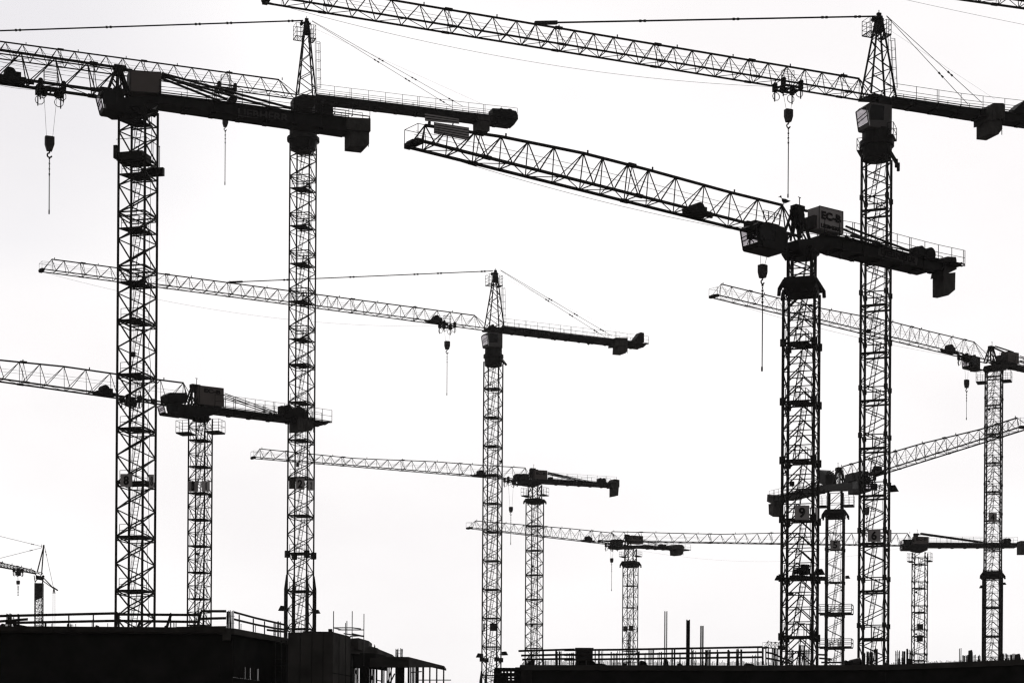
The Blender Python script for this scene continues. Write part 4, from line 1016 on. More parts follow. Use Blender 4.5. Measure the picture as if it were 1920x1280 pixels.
c.bars('tension_rope', [((99.5, 1108), (99, 1180)), ((103, 1108), (103, 1180))], .022, (), CABLE, (0,))
b = MB(); b.bar(c.lp(101, 1101), c.lp(99.5, 1112), .07); b.bar(c.lp(101, 1101), c.lp(103, 1112), .07); b.build('rope_fork', STEEL, c.root)

# distant crane whose short jib shows beyond the roof corner
c = Crane('tiny distant crane jib low behind the right roof railing', 1480, 1230, 12, 10, 1218, (1440, 1213.5), W=1.4)
c.root['group'] = ''; del c.root['group']
c.mast(1217, 1226, 20, 'X', leg=.1, dg=.05, plat=False)
c.jib([(1439, 1202), (1480, 1206)], [1439, 1446, 1453, 1460, 1467, 1474], (1436, 1212), root_t=.3, skew=.5, wb=1.3, rt=.06, rb=.05, rd=.035)
c.block('jib_drive_cover', [([(1460, 1208), (1470, 1209)], [(1470, 1217), (1460, 1216)], 1.2)], 1, STEEL)

# ------------------------------------------------------------------ a gull on crane 9's jib
t, z = crane9.L(1470.5, 384); zt = crane9.ztop(t) + .1
wpos = crane9.base + crane9.d * t; b = MB()
secs = [(-.42, .02, .2), (-.28, .07, .2), (-.1, .15, .22), (.08, .16, .25), (.17, .1, .34), (.18, .06, .44), (.2, .085, .53), (.27, .07, .55), (.33, .025, .53), (.42, .01, .51)]
vs, fs = [], []; n = 8
for i, (x, r_, zz) in enumerate(secs):
    for k in range(n):
        q = 2 * math.pi * k / n; vs.append((x, r_ * math.cos(q), zz + r_ * math.sin(q)))
for i in range(len(secs) - 1):
    for k in range(n): fs.append((i * n + k, i * n + (k + 1) % n, (i + 1) * n + (k + 1) % n, (i + 1) * n + k))
fs += [tuple(range(n)), tuple(range((len(secs) - 1) * n, len(secs) * n))]
b.add(vs, fs); b.bar((.02, .05, 0), (.02, .05, .16), .015); b.bar((.02, -.05, 0), (.02, -.05, .16), .015); b.bar((.02, .05, .01), (.12, .05, .01), .015); b.bar((.02, -.05, .01), (.12, -.05, .01), .015)
g = b.build('bird', BIRD); g.location = (wpos.x, wpos.y, zt); g.rotation_euler = (0, 0, math.pi * .93); g.scale = (1.15, 1.15, 1.15)
tag(g, 'small dark gull standing on the jib beside the EC-B board', 'bird')

# ================================================================== buildings
def wallstrip(b, p0, p1, z0, z1, th=.25):
    """vertical wall between two ground points"""
    d = (Vector((p1.x, p1.y, 0)) - Vector((p0.x, p0.y, 0))).normalized(); n = Vector((d.y, -d.x, 0))
    if n.y > 0: n = -n
    q = [Vector((p0.x, p0.y, 0)), Vector((p1.x, p1.y, 0)), Vector((p1.x, p1.y, 0)) - n * th, Vector((p0.x, p0.y, 0)) - n * th]
    b.hexa([v + Vector((0, 0, z0)) for v in q] + [v + Vector((0, 0, z1)) for v in q])
def on_line(px, p0, p1):
    """point on the vertical plane p0-p1 under picture column px (near the roof line)"""
    d = Vector((p1.x - p0.x, p1.y - p0.y, 0)); n = Vector((d.y, -d.x, 0)); r = ray(px, 1200)
    k = (p0 - CAM).dot(n) / r.dot(n); return CAM + r * k
def z_at(px, py, p0, p1):
    d = Vector((p1.x - p0.x, p1.y - p0.y, 0)); n = Vector((d.y, -d.x, 0)); r = ray(px, py)
    k = (p0 - CAM).dot(n) / r.dot(n); return (CAM + r * k).z

# ---- left building
Bc = P(436, 1178, 95.0); zr = Bc.z
A0 = P(-160, 1178, 95.0); A0 = Vector((A0.x, A0.y, zr))
C1 = at_z(548, 1199, zr)
lb = empty('concrete_building', (A0.x + 8, A0.y + 3, 0), 0, 'unfinished black concrete building at the left under cranes 8 and 1', 'building')
LO = Vector((A0.x + 8, A0.y + 3, 0))
def rel(b, O):
    b.v = [v - O for v in b.v]; return b
b = MB(); zs0, zs1 = z_at(470, 1250, Bc, C1), z_at(470, 1273, Bc, C1)   # slit storey
wallstrip(b, A0, Bc, 0, zs1); wallstrip(b, A0, Bc, zs0, zr - .3)
wallstrip(b, Bc + Vector((.02, .25, 0)), C1, 0, zs1); wallstrip(b, Bc + Vector((.02, .25, 0)), C1, zs0, zr - .3)
wallstrip(b, A0, on_line(413.6, A0, Bc), zs1, zs0); wallstrip(b, on_line(414.5, A0, Bc), Bc, zs1, zs0)
gaps = [(448, 448.5), (452.5, 453.1), (456, 456.4), (460, 460.8), (469.5, 470.4), (480, 480.4), (484, 485.0), (510, 510.6)]
xs = 437.5
for g0, g1 in gaps: wallstrip(b, on_line(xs, Bc, C1), on_line(g0, Bc, C1), zs1, zs0, .02); xs = g1
wallstrip(b, on_line(xs, Bc, C1), on_line(546, Bc, C1), zs1, zs0, .02)
rel(b, LO).build('wall', CONCD, lb)
b = MB(); q = [A0 + Vector((-.2, -.35, 0)), Bc + Vector((.15, -.35, 0)), C1 + Vector((.3, 0, 0)), C1 + Vector((.3, 3, 0)), A0 + Vector((-.2, 14, 0))]
b.prism([Vector((v.x, v.y, zr - .3)) for v in q], [Vector((v.x, v.y, zr)) for v in q]); rel(b, LO).build('roof_slab', CONC, lb)
b = MB(); b.hexa([Vector((v.x, v.y, z)) for z in (zr - .62, zr + .004) for v in (P(425, 0, 94.55), P(441, 0, 94.55), P(441, 0, 95.6), P(425, 0, 95.6))]); rel(b, LO).build('corner_column', CONC, lb)
b = MB()   # formwork edge beam
for px0, px1 in ((-150, 100), (101, 250), (251, 424)):
    p0, p1 = P(px0, 1179, 94.6), P(px1, 1179, 94.6); b.box(p0.x, p1.x, 94.5, 94.7, zr - .24, zr + .03)
rel(b, LO).build('slab_edge_form', WOOD, lb)
def rebar(parent, O, px, n, spread_px, Y, z0, py_top, r=.018, jit=.12, name='starter_bars'):
    b = MB()
    for i in range(n):
        x = px + (random.random() - .5) * spread_px if n > 3 else px + (i - (n - 1) / 2) * spread_px / max(1, n - 1)
        y = Y + random.uniform(0, .8); t = P(x, py_top + random.uniform(0, 3), y); bx = P(x + random.uniform(-.6, .6), 1200, y)
        b.bar(Vector((bx.x, y, z0 - .25)), t, r)
    if n > 1:
        for f in ((.35, .7) if n > 5 else (.2,)):
            tz = z0 + (P(px, py_top, Y).z - z0) * f; p0, p1 = P(px - spread_px / 2, 1200, Y), P(px + spread_px / 2, 1200, Y)
            b.bar(Vector((p0.x, Y + .1, tz)), Vector((p1.x, Y + .1, tz)), .012)
    rel(b, O).build(name, RUST, parent)
for (px, n, sp, pt_, Y) in ((19, 12, 14, 1149, 96), (35, 3, 3, 1152, 96), (84, 3, 5, 1165, 97), (98, 2, 2, 1166, 96), (131, 9, 12, 1168, 97), (142, 1, 1, 1167, 97), (174, 2, 3, 1164, 97), (202, 1, 1, 1165, 97), (220, 12, 11, 1146, 96),
                           (328, 3, 5, 1165, 97), (431, 14, 16, 1143, 95.6), (452, 1, 1, 1166, 96.5), (479, 1, 1, 1168, 98)):
    rebar(lb, LO, px, n, sp, Y, zr, pt_)
for (px, n, sp, pt_) in ((521, 12, 12, 1163), (515, 4, 4, 1166)):
    rebar(lb, LO, px, n, sp, on_line(px, Bc, C1).y + .4, zr, pt_)
b = MB()
for (px0, px1, h) in ((0, 8, .35), (26, 34, .3), (176, 190, .3), (306, 318, .3), (352, 366, .35), (385, 400, .4)):   # low clutter: timber and brackets
    p0, p1 = P(px0, 1180, 97), P(px1, 1180, 97); b.hexa([Vector((p0.x, 97, zr)), Vector((p1.x, 97, zr)), Vector((p1.x, 97.8, zr)), Vector((p0.x, 97.8, zr)), Vector((p0.x + .1, 97, zr + h)), Vector((p1.x - .35, 97, zr + h * .4)), Vector((p1.x - .35, 97.8, zr + h * .4)), Vector((p0.x + .1, 97.8, zr + h))])
b.build('timber_offcuts', WOOD); tag(bpy.data.objects['timber_offcuts'], 'low scattered timber and brackets along the left roof edge', 'timber', kind='stuff')

def guard_rail(label, rails, posts, Yf, thick=.06, braces=()):
    """rails: lists of (px,py); Yf(px) gives the distance"""
    x0, y0 = rails[0][0]; o = P(x0, 1190, Yf(x0)); O = Vector((o.x, o.y, zr)); r0 = empty('guard_rail', O, 0, label, 'guard rail', 'timber guard rails on the roof edges')
    for line in rails:
        b = MB(); pts = [P(x, y, Yf(x)) for x, y in line]
        for i in range(len(pts) - 1):
            a_, c_ = pts[i], pts[i + 1]
            b.hexa([a_ + Vector((0, 0, -thick)), c_ + Vector((0, 0, -thick)), c_ + Vector((0, .05, -thick)), a_ + Vector((0, .05, -thick)), a_ + Vector((0, 0, thick)), c_ + Vector((0, 0, thick)), c_ + Vector((0, .05, thick)), a_ + Vector((0, .05, thick))])
        rel(b, O).build('rail', WOOD, r0)
    for (px, py0, py1) in posts:
        b = MB(); Y = Yf(px) + .09; b.bar(P(px, py0, Y), P(px, py1, Y), .035); rel(b, O).build('post', STEEL, r0)
    for (xa, ya, xb, yb) in braces:
        b = MB(); b.bar(P(xa, ya, Yf(xa) + .1), P(xb, yb, Yf(xb) + .1), .07); rel(b, O).build('brace', STEEL, r0)
    return r0
Yl = lambda x: 94.9
guard_rail('long timber guard rail along the left roof in front of masts 8 and 1', [[(-100, 1157), (0, 1154), (215, 1149)], [(216, 1151), (375, 1152)], [(10, 1167), (215, 1163)], [(-100, 1167), (0, 1164), (52, 1160)], [(216, 1163), (372, 1165)], [(376, 1145), (424, 1145)], [(376, 1159), (424, 1158)], [(330, 1176.5), (424, 1175)]],
           [(34, 1150, 1178), (86, 1164, 1178), (129, 1151, 1178), (175, 1151, 1178), (222, 1148, 1178), (320, 1148, 1178), (372, 1143, 1178)], Yl, .065, [(321, 1150, 312, 1177), (377, 1146, 371, 1172), (222, 1150, 216, 1176), (24, 1170, 60, 1177), (264, 1163, 258, 1176)])
Ys = lambda x: on_line(max(437, min(x, 548)), Bc, C1).y - .1
guard_rail('short timber guard rail running back from the left roof corner to mast 2', [[(438, 1146.5), (480, 1158), (515, 1166), (540, 1172)], [(438, 1160), (480, 1170), (515, 1177), (540, 1180)], [(500, 1180), (537, 1184)], [(508, 1194), (537, 1196)]],
           [(448.5, 1152, 1181), (475, 1159, 1187), (496, 1164, 1191), (514, 1168, 1196)], Ys, .055)
# scaffold decks seen at the side
b = MB()
for (x0, x1, y) in ((520, 537, 1205), (515, 537, 1234), (515, 537, 1246), (521, 538, 1258)):
    p0, p1 = P(x0, y, 99.0), P(x1, y + 1, 99.0); b.bar(p0, p1, .025)
for x in (516, 528, 537): 
    p = P(x, 1200, 99.05); b.bar(Vector((p.x, p.y, 0)), P(x, 1200, 99.05), .03)
o0 = P(528, 1280, 99); rel(b, Vector((o0.x, 99, 0))); o = b.build('scaffold', STEEL); o.location = (o0.x, 99, 0)
tag(o, 'narrow scaffold bay in the gap between left building and concrete core', 'scaffold')

# ---- concrete core
K0 = P(540, 1186, 98.6); K1 = P(624.5, 1184, 98.0); zk = K1.z; K2 = at_z(657.5, 1192.5, zk)
ko = Vector((K1.x, K1.y, 0)); kc = empty('concrete_core', ko, 0, 'solid concrete stair core block beside mast 2', 'building')
b = MB(); back0 = K0 + Vector((0, 5, 0)); back1 = K2 + Vector((-1.0, 3, 0))
pts = [K0, K1, K2, back1, back0]; b.prism([Vector((v.x, v.y, 0)) for v in pts], [Vector((v.x, v.y, zk)) for v in pts]); rel(b, ko).build('wall', CONC, kc)
b = MB(); 
for px in (563, 585, 606): p = on_line(px, K0, K1); b.box(p.x - .015, p.x + .015, p.y - .02, p.y + .05, 0, zk - .05)
for px in (636, 648): p = on_line(px, K1, K2); b.box(p.x - .012, p.x + .012, p.y - .05, p.y + .05, 0, zk - .05)
for z in (zk - 2.2,): wallstrip(b, K1 + Vector((.005, -.006, 0)), K2 + Vector((.005, -.006, 0)), z, z + .05, .02)
rel(b, ko).build('formwork_joint', CONCD, kc)
b = MB(); p = P(619, 1182, 98.5); b.box(p.x - .1, p.x + .1, 98.5, 98.8, zk - .05, zk + .2); p = P(600, 1182, 98.5); b.box(p.x - .9, p.x + .7, 98.4, 99, zk - .05, zk + .05); rel(b, ko).build('lifting_lug', STEEL, kc)
# scaffold frame behind it
so = P(655, 1195, 102); so = Vector((so.x, so.y, 0)); sc_ = empty('scaffold', so, 0, 'light tube scaffold with three tall poles on the concrete core', 'scaffold')
for px, y0, Y in ((625.5, 1145, 100), (660.5, 1145, 102.5), (682.5, 1150, 103.5), (648, 1167, 103), (650.5, 1163, 103)):
    b = MB(); t = P(px, y0, Y); b.bar(Vector((t.x, t.y, 0)), t, .026); rel(b, so).build('pole', GALV, sc_)
for (a_, c_) in (((626, 1176, 100), (660, 1176, 102.5)), ((660, 1176, 102.5), (676, 1178, 103.5)), ((626, 1176, 100), (640, 1180, 104)), ((635, 1180, 102), (682, 1180, 103.5)), ((660, 1187, 102.5), (682, 1192, 103.5)), ((645, 1187, 102), (682, 1192.5, 103.5)), ((657, 1192, 102.5), (682, 1191, 103.5))):
    b = MB(); b.bar(P(*a_), P(*c_), .035); rel(b, so).build('ledger', GALV, sc_)
# ---- stepped slabs to the right of the core
wo = P(700, 1240, 104); wo = Vector((wo.x, wo.y, 0)); w = empty('unfinished_building', wo, 0, 'stepped open concrete slabs on props right of the core', 'building')
def slab(name, top, zb_fn, m, Yb=4.0):
    b = MB(); n = len(top); up = [P(x, y, Y) for x, y, Y in top]; lo = [Vector((u.x, u.y, zb_fn(i, u))) for i, u in enumerate(up)]
    bk_u = [u + Vector((0, Yb, 0)) for u in up]; bk_l = [l + Vector((0, Yb, 0)) for l in lo]
    for i in range(n - 1): b.hexa([lo[i], lo[i + 1], bk_l[i + 1], bk_l[i], up[i], up[i + 1], bk_u[i + 1], bk_u[i]])
    rel(b, wo).build(name, m, w)
slab('parapet_block', [(652, 1197, 102.0), (659, 1196, 102.2), (672, 1195, 102.4), (691.5, 1200.5, 105)], lambda i, u: P(660, 1216, 102.2).z, CONC, 2.5)
slab('upper_slab', [(652, 1209.5, 101.8), (658, 1210, 101.8), (693, 1213, 104.8), (708, 1215, 105.6), (736, 1226.5, 110)], lambda i, u: u.z - (.42 if i < 4 else .2), CONC, 3)
slab('upper_beam', [(652, 1221, 102.6), (658, 1222, 102.6), (704, 1224, 104.3), (724, 1228, 106)], lambda i, u: P(660, 1250, 102.6).z, CONCD, .6)
slab('step_block', [(692, 1210, 105), (708, 1214, 106.4)], lambda i, u: u.z - .5, CONC, 2)
slab('lower_beam', [(690, 1232, 103.9), (704, 1232, 103.9), (766, 1231.5, 103.9)], lambda i, u: P(730, 1250, 103.9).z, CONC, .5)
slab('lower_slab', [(706, 1230, 104), (766, 1230.5, 103.8), (833, 1247.5, 112.5)], lambda i, u: (P(740, 1236, 104).z if i < 2 else u.z - .12), CONC, 3.5)
b = MB(); u = [P(766.5, 1233, 103.85), P(832.5, 1248, 112.3)]; l = [P(766.5, 1250, 103.85), P(832.5, 1250, 112.3)]
b.hexa([l[0], l[1], l[1] + Vector((-.4, .3, 0)), l[0] + Vector((-.4, .3, 0)), u[0], u[1], u[1] + Vector((-.4, .3, 0)), u[0] + Vector((-.4, .3, 0))]); rel(b, wo).build('edge_beam', CONC, w)
for (x0, x1, Y) in ((650, 659.5, 102.4), (674, 690, 103.3), (741, 757.5, 104.2), (659, 662, 102.8)):
    b = MB(); p0, p1 = P(x0, 1260, Y), P(x1, 1260, Y); b.box(p0.x, p1.x, Y, Y + .5, 0, P(x0, 1248, Y).z); rel(b, wo).build('column', CONCD, w)
for x in (663.5, 666, 669, 671.5, 691.5, 694, 696, 699, 701.5, 705.5, 706.7, 715.5, 717, 720, 726, 729.5, 733.5, 765.5, 767, 770, 773, 776, 780, 782.5, 784, 793, 794, 806, 819, 832):
    Y = 104.6 + max(0, (x - 766)) * .12; b = MB(); t = P(x, 1249, Y); b.bar(Vector((t.x, Y, 0)), t, .04 if x < 776 else .05); b.box(t.x - .07, t.x + .07, Y - .07, Y + .07, t.z - 1.15, t.z - 1.02); rel(b, wo).build('prop', STEEL, w)
b = MB()
for (a_, c_) in (((727, 1280, 105), (735, 1250, 105.2)), ((731, 1280, 105), (740, 1262, 105.2)), ((696, 1275, 104), (702, 1252, 104)), ((665, 1250, 103.5), (672, 1275, 103.5)), ((783, 1274, 107), (845, 1274, 114)), ((770, 1260, 105), (790, 1258, 107)), ((705, 1274, 104), (716, 1276, 104))): b.bar(P(*a_), P(*c_), .035)
rel(b, wo).build('prop_brace', STEEL, w)
for (px, n, sp, pt_, Y, zz) in ((748.5, 11, 13, 1214, 105, P(748, 1230, 105).z), (702.5, 2, 1.5, 1207, 106, P(702, 1215, 106).z)): rebar(w, wo, px, n, sp, Y, zz, pt_, r=.022)

# ---- right building
z2 = P(1200, 1245.5, 100).z
Q = [Vector((P(975, 1246, 101).x, 101.0, z2)), Vector((P(1400, 1246, 100).x, 100.0, z2))]
e1 = at_z(1660, 1245.5, z2); e2 = at_z(2010, 1232, z2)
Q += [e1, e2]
ro = Vector((Q[0].x + 6, 103, 0)); rb_ = empty('concrete_building', ro, 0, 'long low black concrete building at the right under cranes 9, 6 and 4', 'building')
b = MB()
for i in range(3): wallstrip(b, Q[i], Q[i + 1], 0, z2 - .28, .3)
b.hexa([Vector((x, y, z)) for z in (0, z2 - .28) for x, y in ((Q[0].x + .004, 101.3), (Q[0].x + .3, 101.3), (Q[0].x + .3, 118), (Q[0].x + .004, 118))])
rel(b, ro).build('wall', CONCD, rb_)
b = MB(); qq = [Vector((v.x, v.y - .15, 0)) for v in Q] + [Vector((Q[3].x, 118, 0)), Vector((Q[0].x, 118, 0))]
b.prism([v + Vector((0, 0, z2 - .28)) for v in qq], [v + Vector((0, 0, z2)) for v in qq]); rel(b, ro).build('roof_slab', CONC, rb_)
# stepped stair of formwork on its left end
b = MB()
for (x0, x1, yt) in ((925, 975, 1262), (928, 935, 1252)): 
    p0, p1 = P(x0, yt, 100.6), P(x1, yt, 100.6); b.box(p0.x, p1.x, 100.8, 101.2, 0, p0.z - (1.0 if x1 > 940 else 0))
for (yt, x0, x1) in ((1252.5, 927, 976), (1256, 940, 975), (1262, 928, 975), (1265.5, 935, 972), (1270.5, 928, 976), (1275.5, 925, 976), (1279, 925, 976)):
    p0, p1 = P(x0, yt, 100.7), P(x1, yt, 100.7); b.box(p0.x, p1.x, 100.65, 100.72, p0.z - .06, p0.z + .05)
for x in (932, 938, 945, 951, 958, 966, 972):
    p0 = P(x, 1252, 100.75); b.box(p0.x - .06, p0.x + .06, 100.74, 100.8, 0, p0.z)
for (x0, x1, y0, y1) in ((926, 950, 1264, 1282), (926, 938, 1254, 1266), (966, 976, 1250, 1282), (926, 953, 1272, 1284)):
    p0, p1 = P(x0, y0, 100.9), P(x1, y1, 100.9); b.box(p0.x, p1.x, 100.86, 100.92, p1.z, p0.z)
rel(b, ro).build('stair_formwork', CONCD, rb_)
b = MB()   # sloping row of bars at the end of the roof
for i in range(12):
    x = 973 + i * 2.2; yt = 1250 - i * 2.6; p = P(x, yt, 100.9); b.bar(Vector((p.x, 100.9, z2 - 1.2)), p, .025)
for i in range(5):
    x0 = 975 + i * 5; p0, p1 = P(x0, 1250 - i * 4, 101.1), P(x0 + 5.5, 1250, 101.1); b.box(p0.x, p1.x, 101.05, 101.15, z2 - .3, p0.z)
rel(b, ro).build('starter_bars', RUST, rb_)
clusters = [(1012, 14, 30, 1236), (1045, 4, 8, 1218), (1050.5, 6, 5, 1219), (1066, 5, 6, 1222), (1074, 5, 5, 1222), (1126, 7, 9, 1218), (1150, 4, 5, 1223), (1156, 4, 5, 1222), (1160, 2, 4, 1217), (1198, 3, 2, 1219), (1210, 2, 2, 1222), (1222, 5, 9, 1214), (1236, 4, 8, 1221), (1262, 10, 8, 1215), (1275, 2, 2, 1221),
            (1301, 4, 8, 1217), (1327, 12, 11, 1216), (1346, 4, 5, 1224), (1366, 6, 5, 1217), (1386, 14, 11, 1215), (1414, 3, 6, 1226), (1452, 12, 14, 1214), (1503, 14, 12, 1208), (1512, 8, 8, 1216), (1690, 8, 14, 1232), (1683, 7, 8, 1218), (1694, 10, 6, 1219), (1703, 6, 6, 1215), (1709, 3, 4, 1218), (1743, 0, 2, 1240), (1800.5, 2, 3, 1213),
            (1890, 26, 34, 1224), (1822, 20, 34, 1226), (1630, 14, 12, 1220), (1642, 10, 8, 1214), (1622, 4, 4, 1222)]
for (px, n, sp, pt_) in clusters:
    if n: rebar(rb_, ro, px, n, sp, (102.0 if px < 1660 else e1.y + (e2.y - e1.y) * (px - 1660) / 350 + 1.0), z2, pt_, r=.02)
b = MB()   # fine comb of starter bars along the whole edge
x = 1020.0
while x < 1918:
    if not (1083 < x < 1118):
        y = (101.5 if x < 1660 else e1.y + (e2.y - e1.y) * (x - 1660) / 350 + .6) + random.uniform(0, 1.2); hp = random.uniform(8, 13) if x < 1460 else random.uniform(3, 7)
        base = P(x, 1245, y); b.bar(Vector((base.x, y, z2 - .1)), Vector((base.x, y, z2 + hp * y / F)), .013)
    x += random.uniform(1.0, 2.4)
sb = rel(b, ro).build('starter_bars', RUST, rb_); sb['kind'] = 'stuff'
b = MB(); 
for (x0, x1, h, Y) in ((1076, 1126, .5, 103), (1095, 1150, .28, 103.5), (1199, 1215, .3, 101), (1245, 1255, .45, 102), (1270, 1282, .2, 102), (1396, 1418, .25, 102), (1168, 1178, .22, 102), (1437, 1470, .18, 102.5), (1661, 1668, .25, 101), (1705, 1712, .45, 100), (1758, 1763, .14, 99), (1766, 1773, .18, 99), (1822, 1824.5, .75, 97), (1911, 1914, .45, 95), (1530, 1580, .16, 103), (1583, 1600, .5, 103), (1640, 1664, .2, 102.5)):
    p0, p1 = P(x0, 1246, Y), P(x1, 1246, Y); s_ = min(.6, (p1.x - p0.x) * .3)
    b.hexa([Vector((p0.x, Y, z2)), Vector((p1.x, Y, z2)), Vector((p1.x, Y + .8, z2)), Vector((p0.x, Y + .8, z2)), Vector((p0.x + s_ * .5, Y, z2 + h)), Vector((p1.x - s_, Y, z2 + h * .8)), Vector((p1.x - s_, Y + .8, z2 + h * .8)), Vector((p0.x + s_ * .5, Y + .8, z2 + h))])
o = b.build('site_rubble', CONCD); tag(o, 'low heaps of rubble and material along the right roof edge', 'rubble', kind='stuff')

Yr = lambda x: 100.6
guard_rail('long three-bar timber guard rail along the right roof ending left of mast 9', [[(972, 1219.5), (1077, 1216.5)], [(1058, 1218), (1160, 1217), (1430, 1212)], [(977, 1228), (1077, 1226)], [(1058, 1227), (1160, 1226), (1430, 1221.5)], [(979, 1235.5), (1077, 1234)], [(1058, 1236), (1160, 1234.5), (1430, 1231)]],
           [(1019, 1218, 1246), (1042, 1216, 1246), (1116, 1216, 1246), (1146, 1221, 1246), (1217, 1217, 1246), (1240, 1221, 1246), (1297, 1215, 1246), (1345, 1217, 1246), (1366, 1217, 1246), (1421, 1213, 1246), (1429.5, 1212, 1246), (1430.8, 1213, 1246)], Yr, .055)
Yr2 = lambda x: 101.5 + (x - 1436) * .07
guard_rail('short sloping guard rail beyond the corner post, passing behind mast 9', [[(1436, 1222), (1448, 1224), (1468, 1233), (1485, 1240)], [(1436, 1233), (1450, 1235), (1470, 1240), (1482, 1243)], [(1536, 1233), (1560, 1235)], [(1540, 1241), (1600, 1241)], [(1530, 1226), (1552, 1227)]],
           [(1436, 1210, 1246), (1440.5, 1212, 1246)], Yr2, .05)
# crate on the railing line
p0, p1 = P(1080, 1214, 101.0), P(1106.5, 1214, 101.0); zt0, zb0 = p0.z, P(1080, 1233, 101).z
co = Vector(((p0.x + p1.x) / 2, 101.5, z2)); cr_ = empty('site_container', co, 0, 'grey box container standing on the right roof behind the railing', 'container')
b = MB(); b.box(p0.x, p1.x + .15, 101.0, 102.3, zb0, zt0 - .06)
for i in range(9): x = p0.x + (p1.x - p0.x) * (i + .5) / 9; b.box(x - .02, x + .02, 100.965, 101.0, zb0 + .05, zt0 - .12)
rel(b, co).build('body', STEEL2, cr_)
b = MB(); b.box(p0.x - .04, p1.x + .19, 100.94, 102.34, zt0 - .06, zt0 + .02); rel(b, co).build('lid', GALV, cr_)
b = MB(); 
for x in (p0.x + .1, p1.x - .1): b.box(x - .08, x + .08, 101.1, 102.2, z2, zb0)
rel(b, co).build('skid', STEEL, cr_)
# three steel columns
def hcol(px0, px1, pyt, Y, m_web, label):
    p0, p1 = P(px0, pyt, Y), P(px1, pyt, Y); w = p1.x - p0.x; o = Vector(((p0.x + p1.x) / 2, Y, z2)); zt = p0.z - z2
    r0 = empty('steel_column', o, 0, label, 'column', 'steel columns rising from the right roof')
    fl = .06 if not m_web else .03 if m_web == 'rod' else .045
    for sg in (-1, 1):
        b = MB(); b.box(*sorted((sg * w / 2, sg * (w / 2 - fl))), -.13, .13, -.05, zt); b.build('flange', STEEL, r0)
    if m_web == 'rod':
        b = MB(); b.box(-.004, .004, -.02, .02, -.05, zt - .03); b.box(-w * .22 - .003, -w * .22 + .003, -.02, .02, -.05, zt - .03); b.box(w * .22 - .003, w * .22 + .003, -.02, .02, -.05, zt - .03); b.build('web', STEEL, r0)
    elif m_web:
        b = MB(); b.box(-w / 2 + fl, w / 2 - fl, -.012, .012, -.05, zt - .03); b.build('web', m_web, r0)
    b = MB(); b.box(-w / 2 - .06, w / 2 + .06, -.2, .2, 0, .06); b.build('base_plate', STEEL, r0)
hcol(1246, 1251, 1145, 101.2, 'rod', 'tallest steel column with a pale web, leftmost of three on the right roof')
hcol(1287, 1293.5, 1161, 101.2, STEEL, 'thick black steel column, middle one of three on the right roof')
hcol(1313.3, 1319, 1172.5, 101.2, None, 'shortest steel column of two separate bars, nearest mast 9')
# tarpaulin-covered mixer drum and tank beside mast 5
o = P(1607, 1246, 103); o = Vector((o.x, 103.5, z2)); m_ = empty('concrete_mixer', o, 0, 'rounded dark mixer drum on the roof between masts 5 and 6', 'mixer')
b = MB(); b.bar((-.3, 0, .3), (.3, 0, .42), .24, .26, 14); b.bar((-.5, 0, .28), (-.3, 0, .3), .14, .24, 14); b.build('drum', STEEL2, m_)
b = MB(); 
for x in (-.3, .3):
    for y in (-.3, .3): b.bar((x, y, 0), (x * .8, y * .8, .45), .045)
b.box(-.4, .42, -.3, .3, .08, .18); b.build('frame', STEEL, m_)

# ------------------------------------------------------------------ ground
b = MB(); b.add([(-2400, -500, 0), (2400, -500, 0), (2400, 3000, 0), (-2400, 3000, 0)], [(0, 1, 2, 3)])
g = b.build('ground', GROUND); tag(g, None, None, kind='structure')

# ------------------------------------------------------------------ haze
b = MB(); b.box(-2450, 2450, -520, 3050, -1.0, 100.0)
hz = MB(); hz = b
me_m = bpy.data.materials.new('haze_air'); me_m.use_nodes = True; nt = me_m.node_tree; nt.nodes.clear()
out = nt.nodes.new('ShaderNodeOutputMaterial'); vol = nt.nodes.new('ShaderNodeVolumePrincipled')
vol.inputs['Color'].default_value = (.95, .93, .93, 1); vol.inputs['Density'].default_value = 7e-5; vol.inputs['Anisotropy'].default_value = .4
nt.links.new(vol.outputs[0], out.inputs['Volume'])
HAZE = True
if HAZE:
    h = b.build('haze', me_m); h['kind'] = 'stuff'; h['label'] = 'thin pale haze in the air over the building site'; h['category'] = 'haze'

# ------------------------------------------------------------------ sky and sun
SUN_EL, SUN_AZ = R(17), R(4)      # behind the thin cloud, ahead of the camera
wd = bpy.data.worlds.new('World'); scene.world = wd; wd.use_nodes = True; nt = wd.node_tree; nt.nodes.clear()
N = nt.nodes.new; Lk = nt.links.new
out = N('ShaderNodeOutputWorld'); bg = N('ShaderNodeBackground'); sky = N('ShaderNodeTexSky')
sky.sky_type = 'NISHITA'; sky.sun_disc = False; sky.sun_elevation = SUN_EL; sky.sun_rotation = SUN_AZ
sky.air_density = 1.0; sky.dust_density = 6.0; sky.ozone_density = 1.0
bw = N('ShaderNodeRGBToBW'); Lk(sky.outputs[0], bw.inputs[0])
tint = N('ShaderNodeMix'); tint.data_type = 'RGBA'; tint.blend_type = 'MULTIPLY'; tint.inputs[0].default_value = 1.0
tc = N('ShaderNodeTexCoord'); mp = N('ShaderNodeMapping'); mp.inputs['Scale'].default_value = (1.0, 1.0, 2.0)
Lk(tc.outputs['Generated'], mp.inputs['Vector'])
no = N('ShaderNodeTexNoise'); no.inputs['Scale'].default_value = 3.2; no.inputs['Detail'].default_value = 4; Lk(mp.outputs[0], no.inputs['Vector'])
cr_ = N('ShaderNodeValToRGB'); cr_.color_ramp.elements[0].position = .35; cr_.color_ramp.elements[0].color = (.905, .882, .888, 1); cr_.color_ramp.elements[1].position = .62; cr_.color_ramp.elements[1].color = (1.0, .985, .985, 1)
mn = N('ShaderNodeMath'); mn.operation = 'MINIMUM'; mn.inputs[1].default_value = 11.0   # cloud deck evens out the glow round the sun
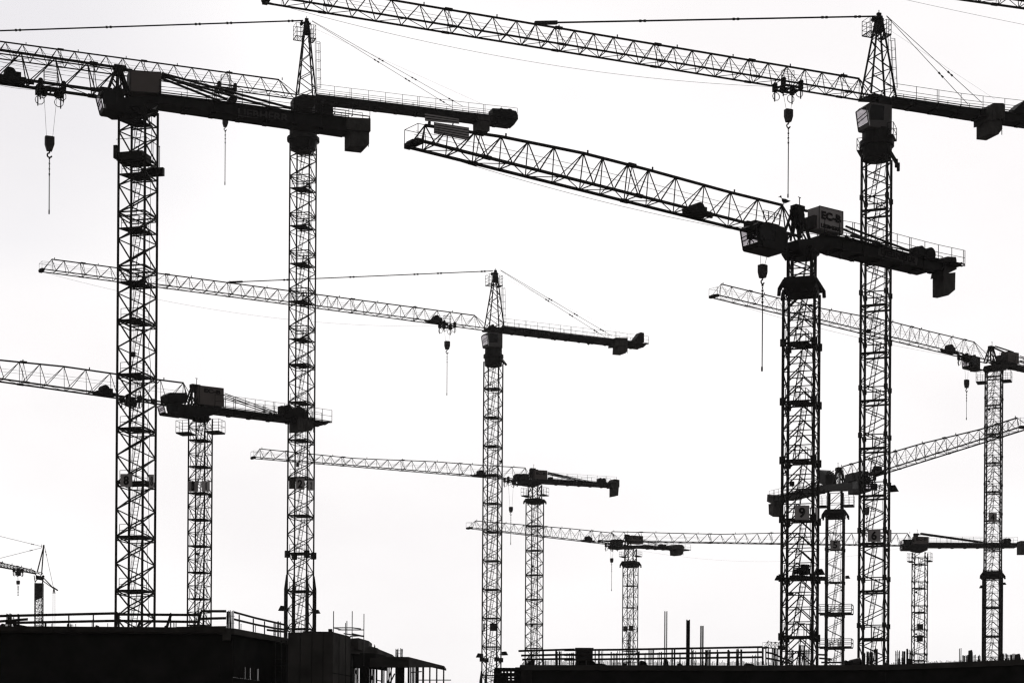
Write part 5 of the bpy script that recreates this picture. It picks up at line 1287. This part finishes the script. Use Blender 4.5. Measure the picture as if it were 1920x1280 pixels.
Lk(bw.outputs[0], mn.inputs[0])
Lk(no.outputs['Fac'], cr_.inputs[0]); Lk(mn.outputs[0], tint.inputs[6]); Lk(cr_.outputs[0], tint.inputs[7])
# a darker, slightly bluish cloud bank up to the left
dp = N('ShaderNodeVectorMath'); dp.operation = 'DOT_PRODUCT'; cv = ray(-60, 60).normalized(); dp.inputs[1].default_value = cv
nrm_ = N('ShaderNodeVectorMath'); nrm_.operation = 'NORMALIZE'; Lk(tc.outputs['Generated'], nrm_.inputs[0]); Lk(nrm_.outputs[0], dp.inputs[0])
ad = N('ShaderNodeMath'); ad.operation = 'MULTIPLY_ADD'; ad.inputs[1].default_value = .03; Lk(no.outputs['Fac'], ad.inputs[0]); Lk(dp.outputs['Value'], ad.inputs[2])
mr = N('ShaderNodeMapRange'); mr.interpolation_type = 'SMOOTHSTEP'; mr.inputs['From Min'].default_value = 1.018; mr.inputs['From Max'].default_value = 1.003; mr.inputs['To Min'].default_value = 0; mr.inputs['To Max'].default_value = 1; Lk(ad.outputs[0], mr.inputs['Value'])
bank = N('ShaderNodeMix'); bank.data_type = 'RGBA'; bank.inputs[6].default_value = (.79, .79, .82, 1); bank.inputs[7].default_value = (1, 1, 1, 1); Lk(mr.outputs[0], bank.inputs[0])
t2 = N('ShaderNodeMix'); t2.data_type = 'RGBA'; t2.blend_type = 'MULTIPLY'; t2.inputs[0].default_value = 1; Lk(tint.outputs[2], t2.inputs[6]); Lk(bank.outputs[2], t2.inputs[7])
Lk(t2.outputs[2], bg.inputs['Color']); bg.inputs['Strength'].default_value = .1; Lk(bg.outputs[0], out.inputs['Surface'])
sd = bpy.data.lights.new('sun', 'SUN'); sd.energy = .6; sd.angle = R(12); sd.color = (1, .96, .92)
so_ = bpy.data.objects.new('sun', sd); C.objects.link(so_)
v = Vector((math.sin(SUN_AZ) * math.cos(SUN_EL), math.cos(SUN_AZ) * math.cos(SUN_EL), math.sin(SUN_EL)))
so_.rotation_euler = v.to_track_quat('Z', 'Y').to_euler(); so_.location = v * 500

vs_ = scene.view_settings; vs_.view_transform = 'Standard'; vs_.look = 'None'; vs_.exposure = 0; vs_.gamma = 1
scene.render.engine = 'CYCLES'
cy = scene.cycles; cy.max_bounces = 4; cy.diffuse_bounces = 2; cy.glossy_bounces = 2; cy.transparent_max_bounces = 16; cy.volume_bounces = 0
cy.use_denoising = True; cy.denoiser = 'OPENIMAGEDENOISE'; cy.denoising_input_passes = 'RGB_ALBEDO_NORMAL'; cy.denoising_prefilter = 'ACCURATE'; cy.denoising_quality = 'HIGH'
cy.pixel_filter_type = 'BLACKMAN_HARRIS'; cy.filter_width = 1.3
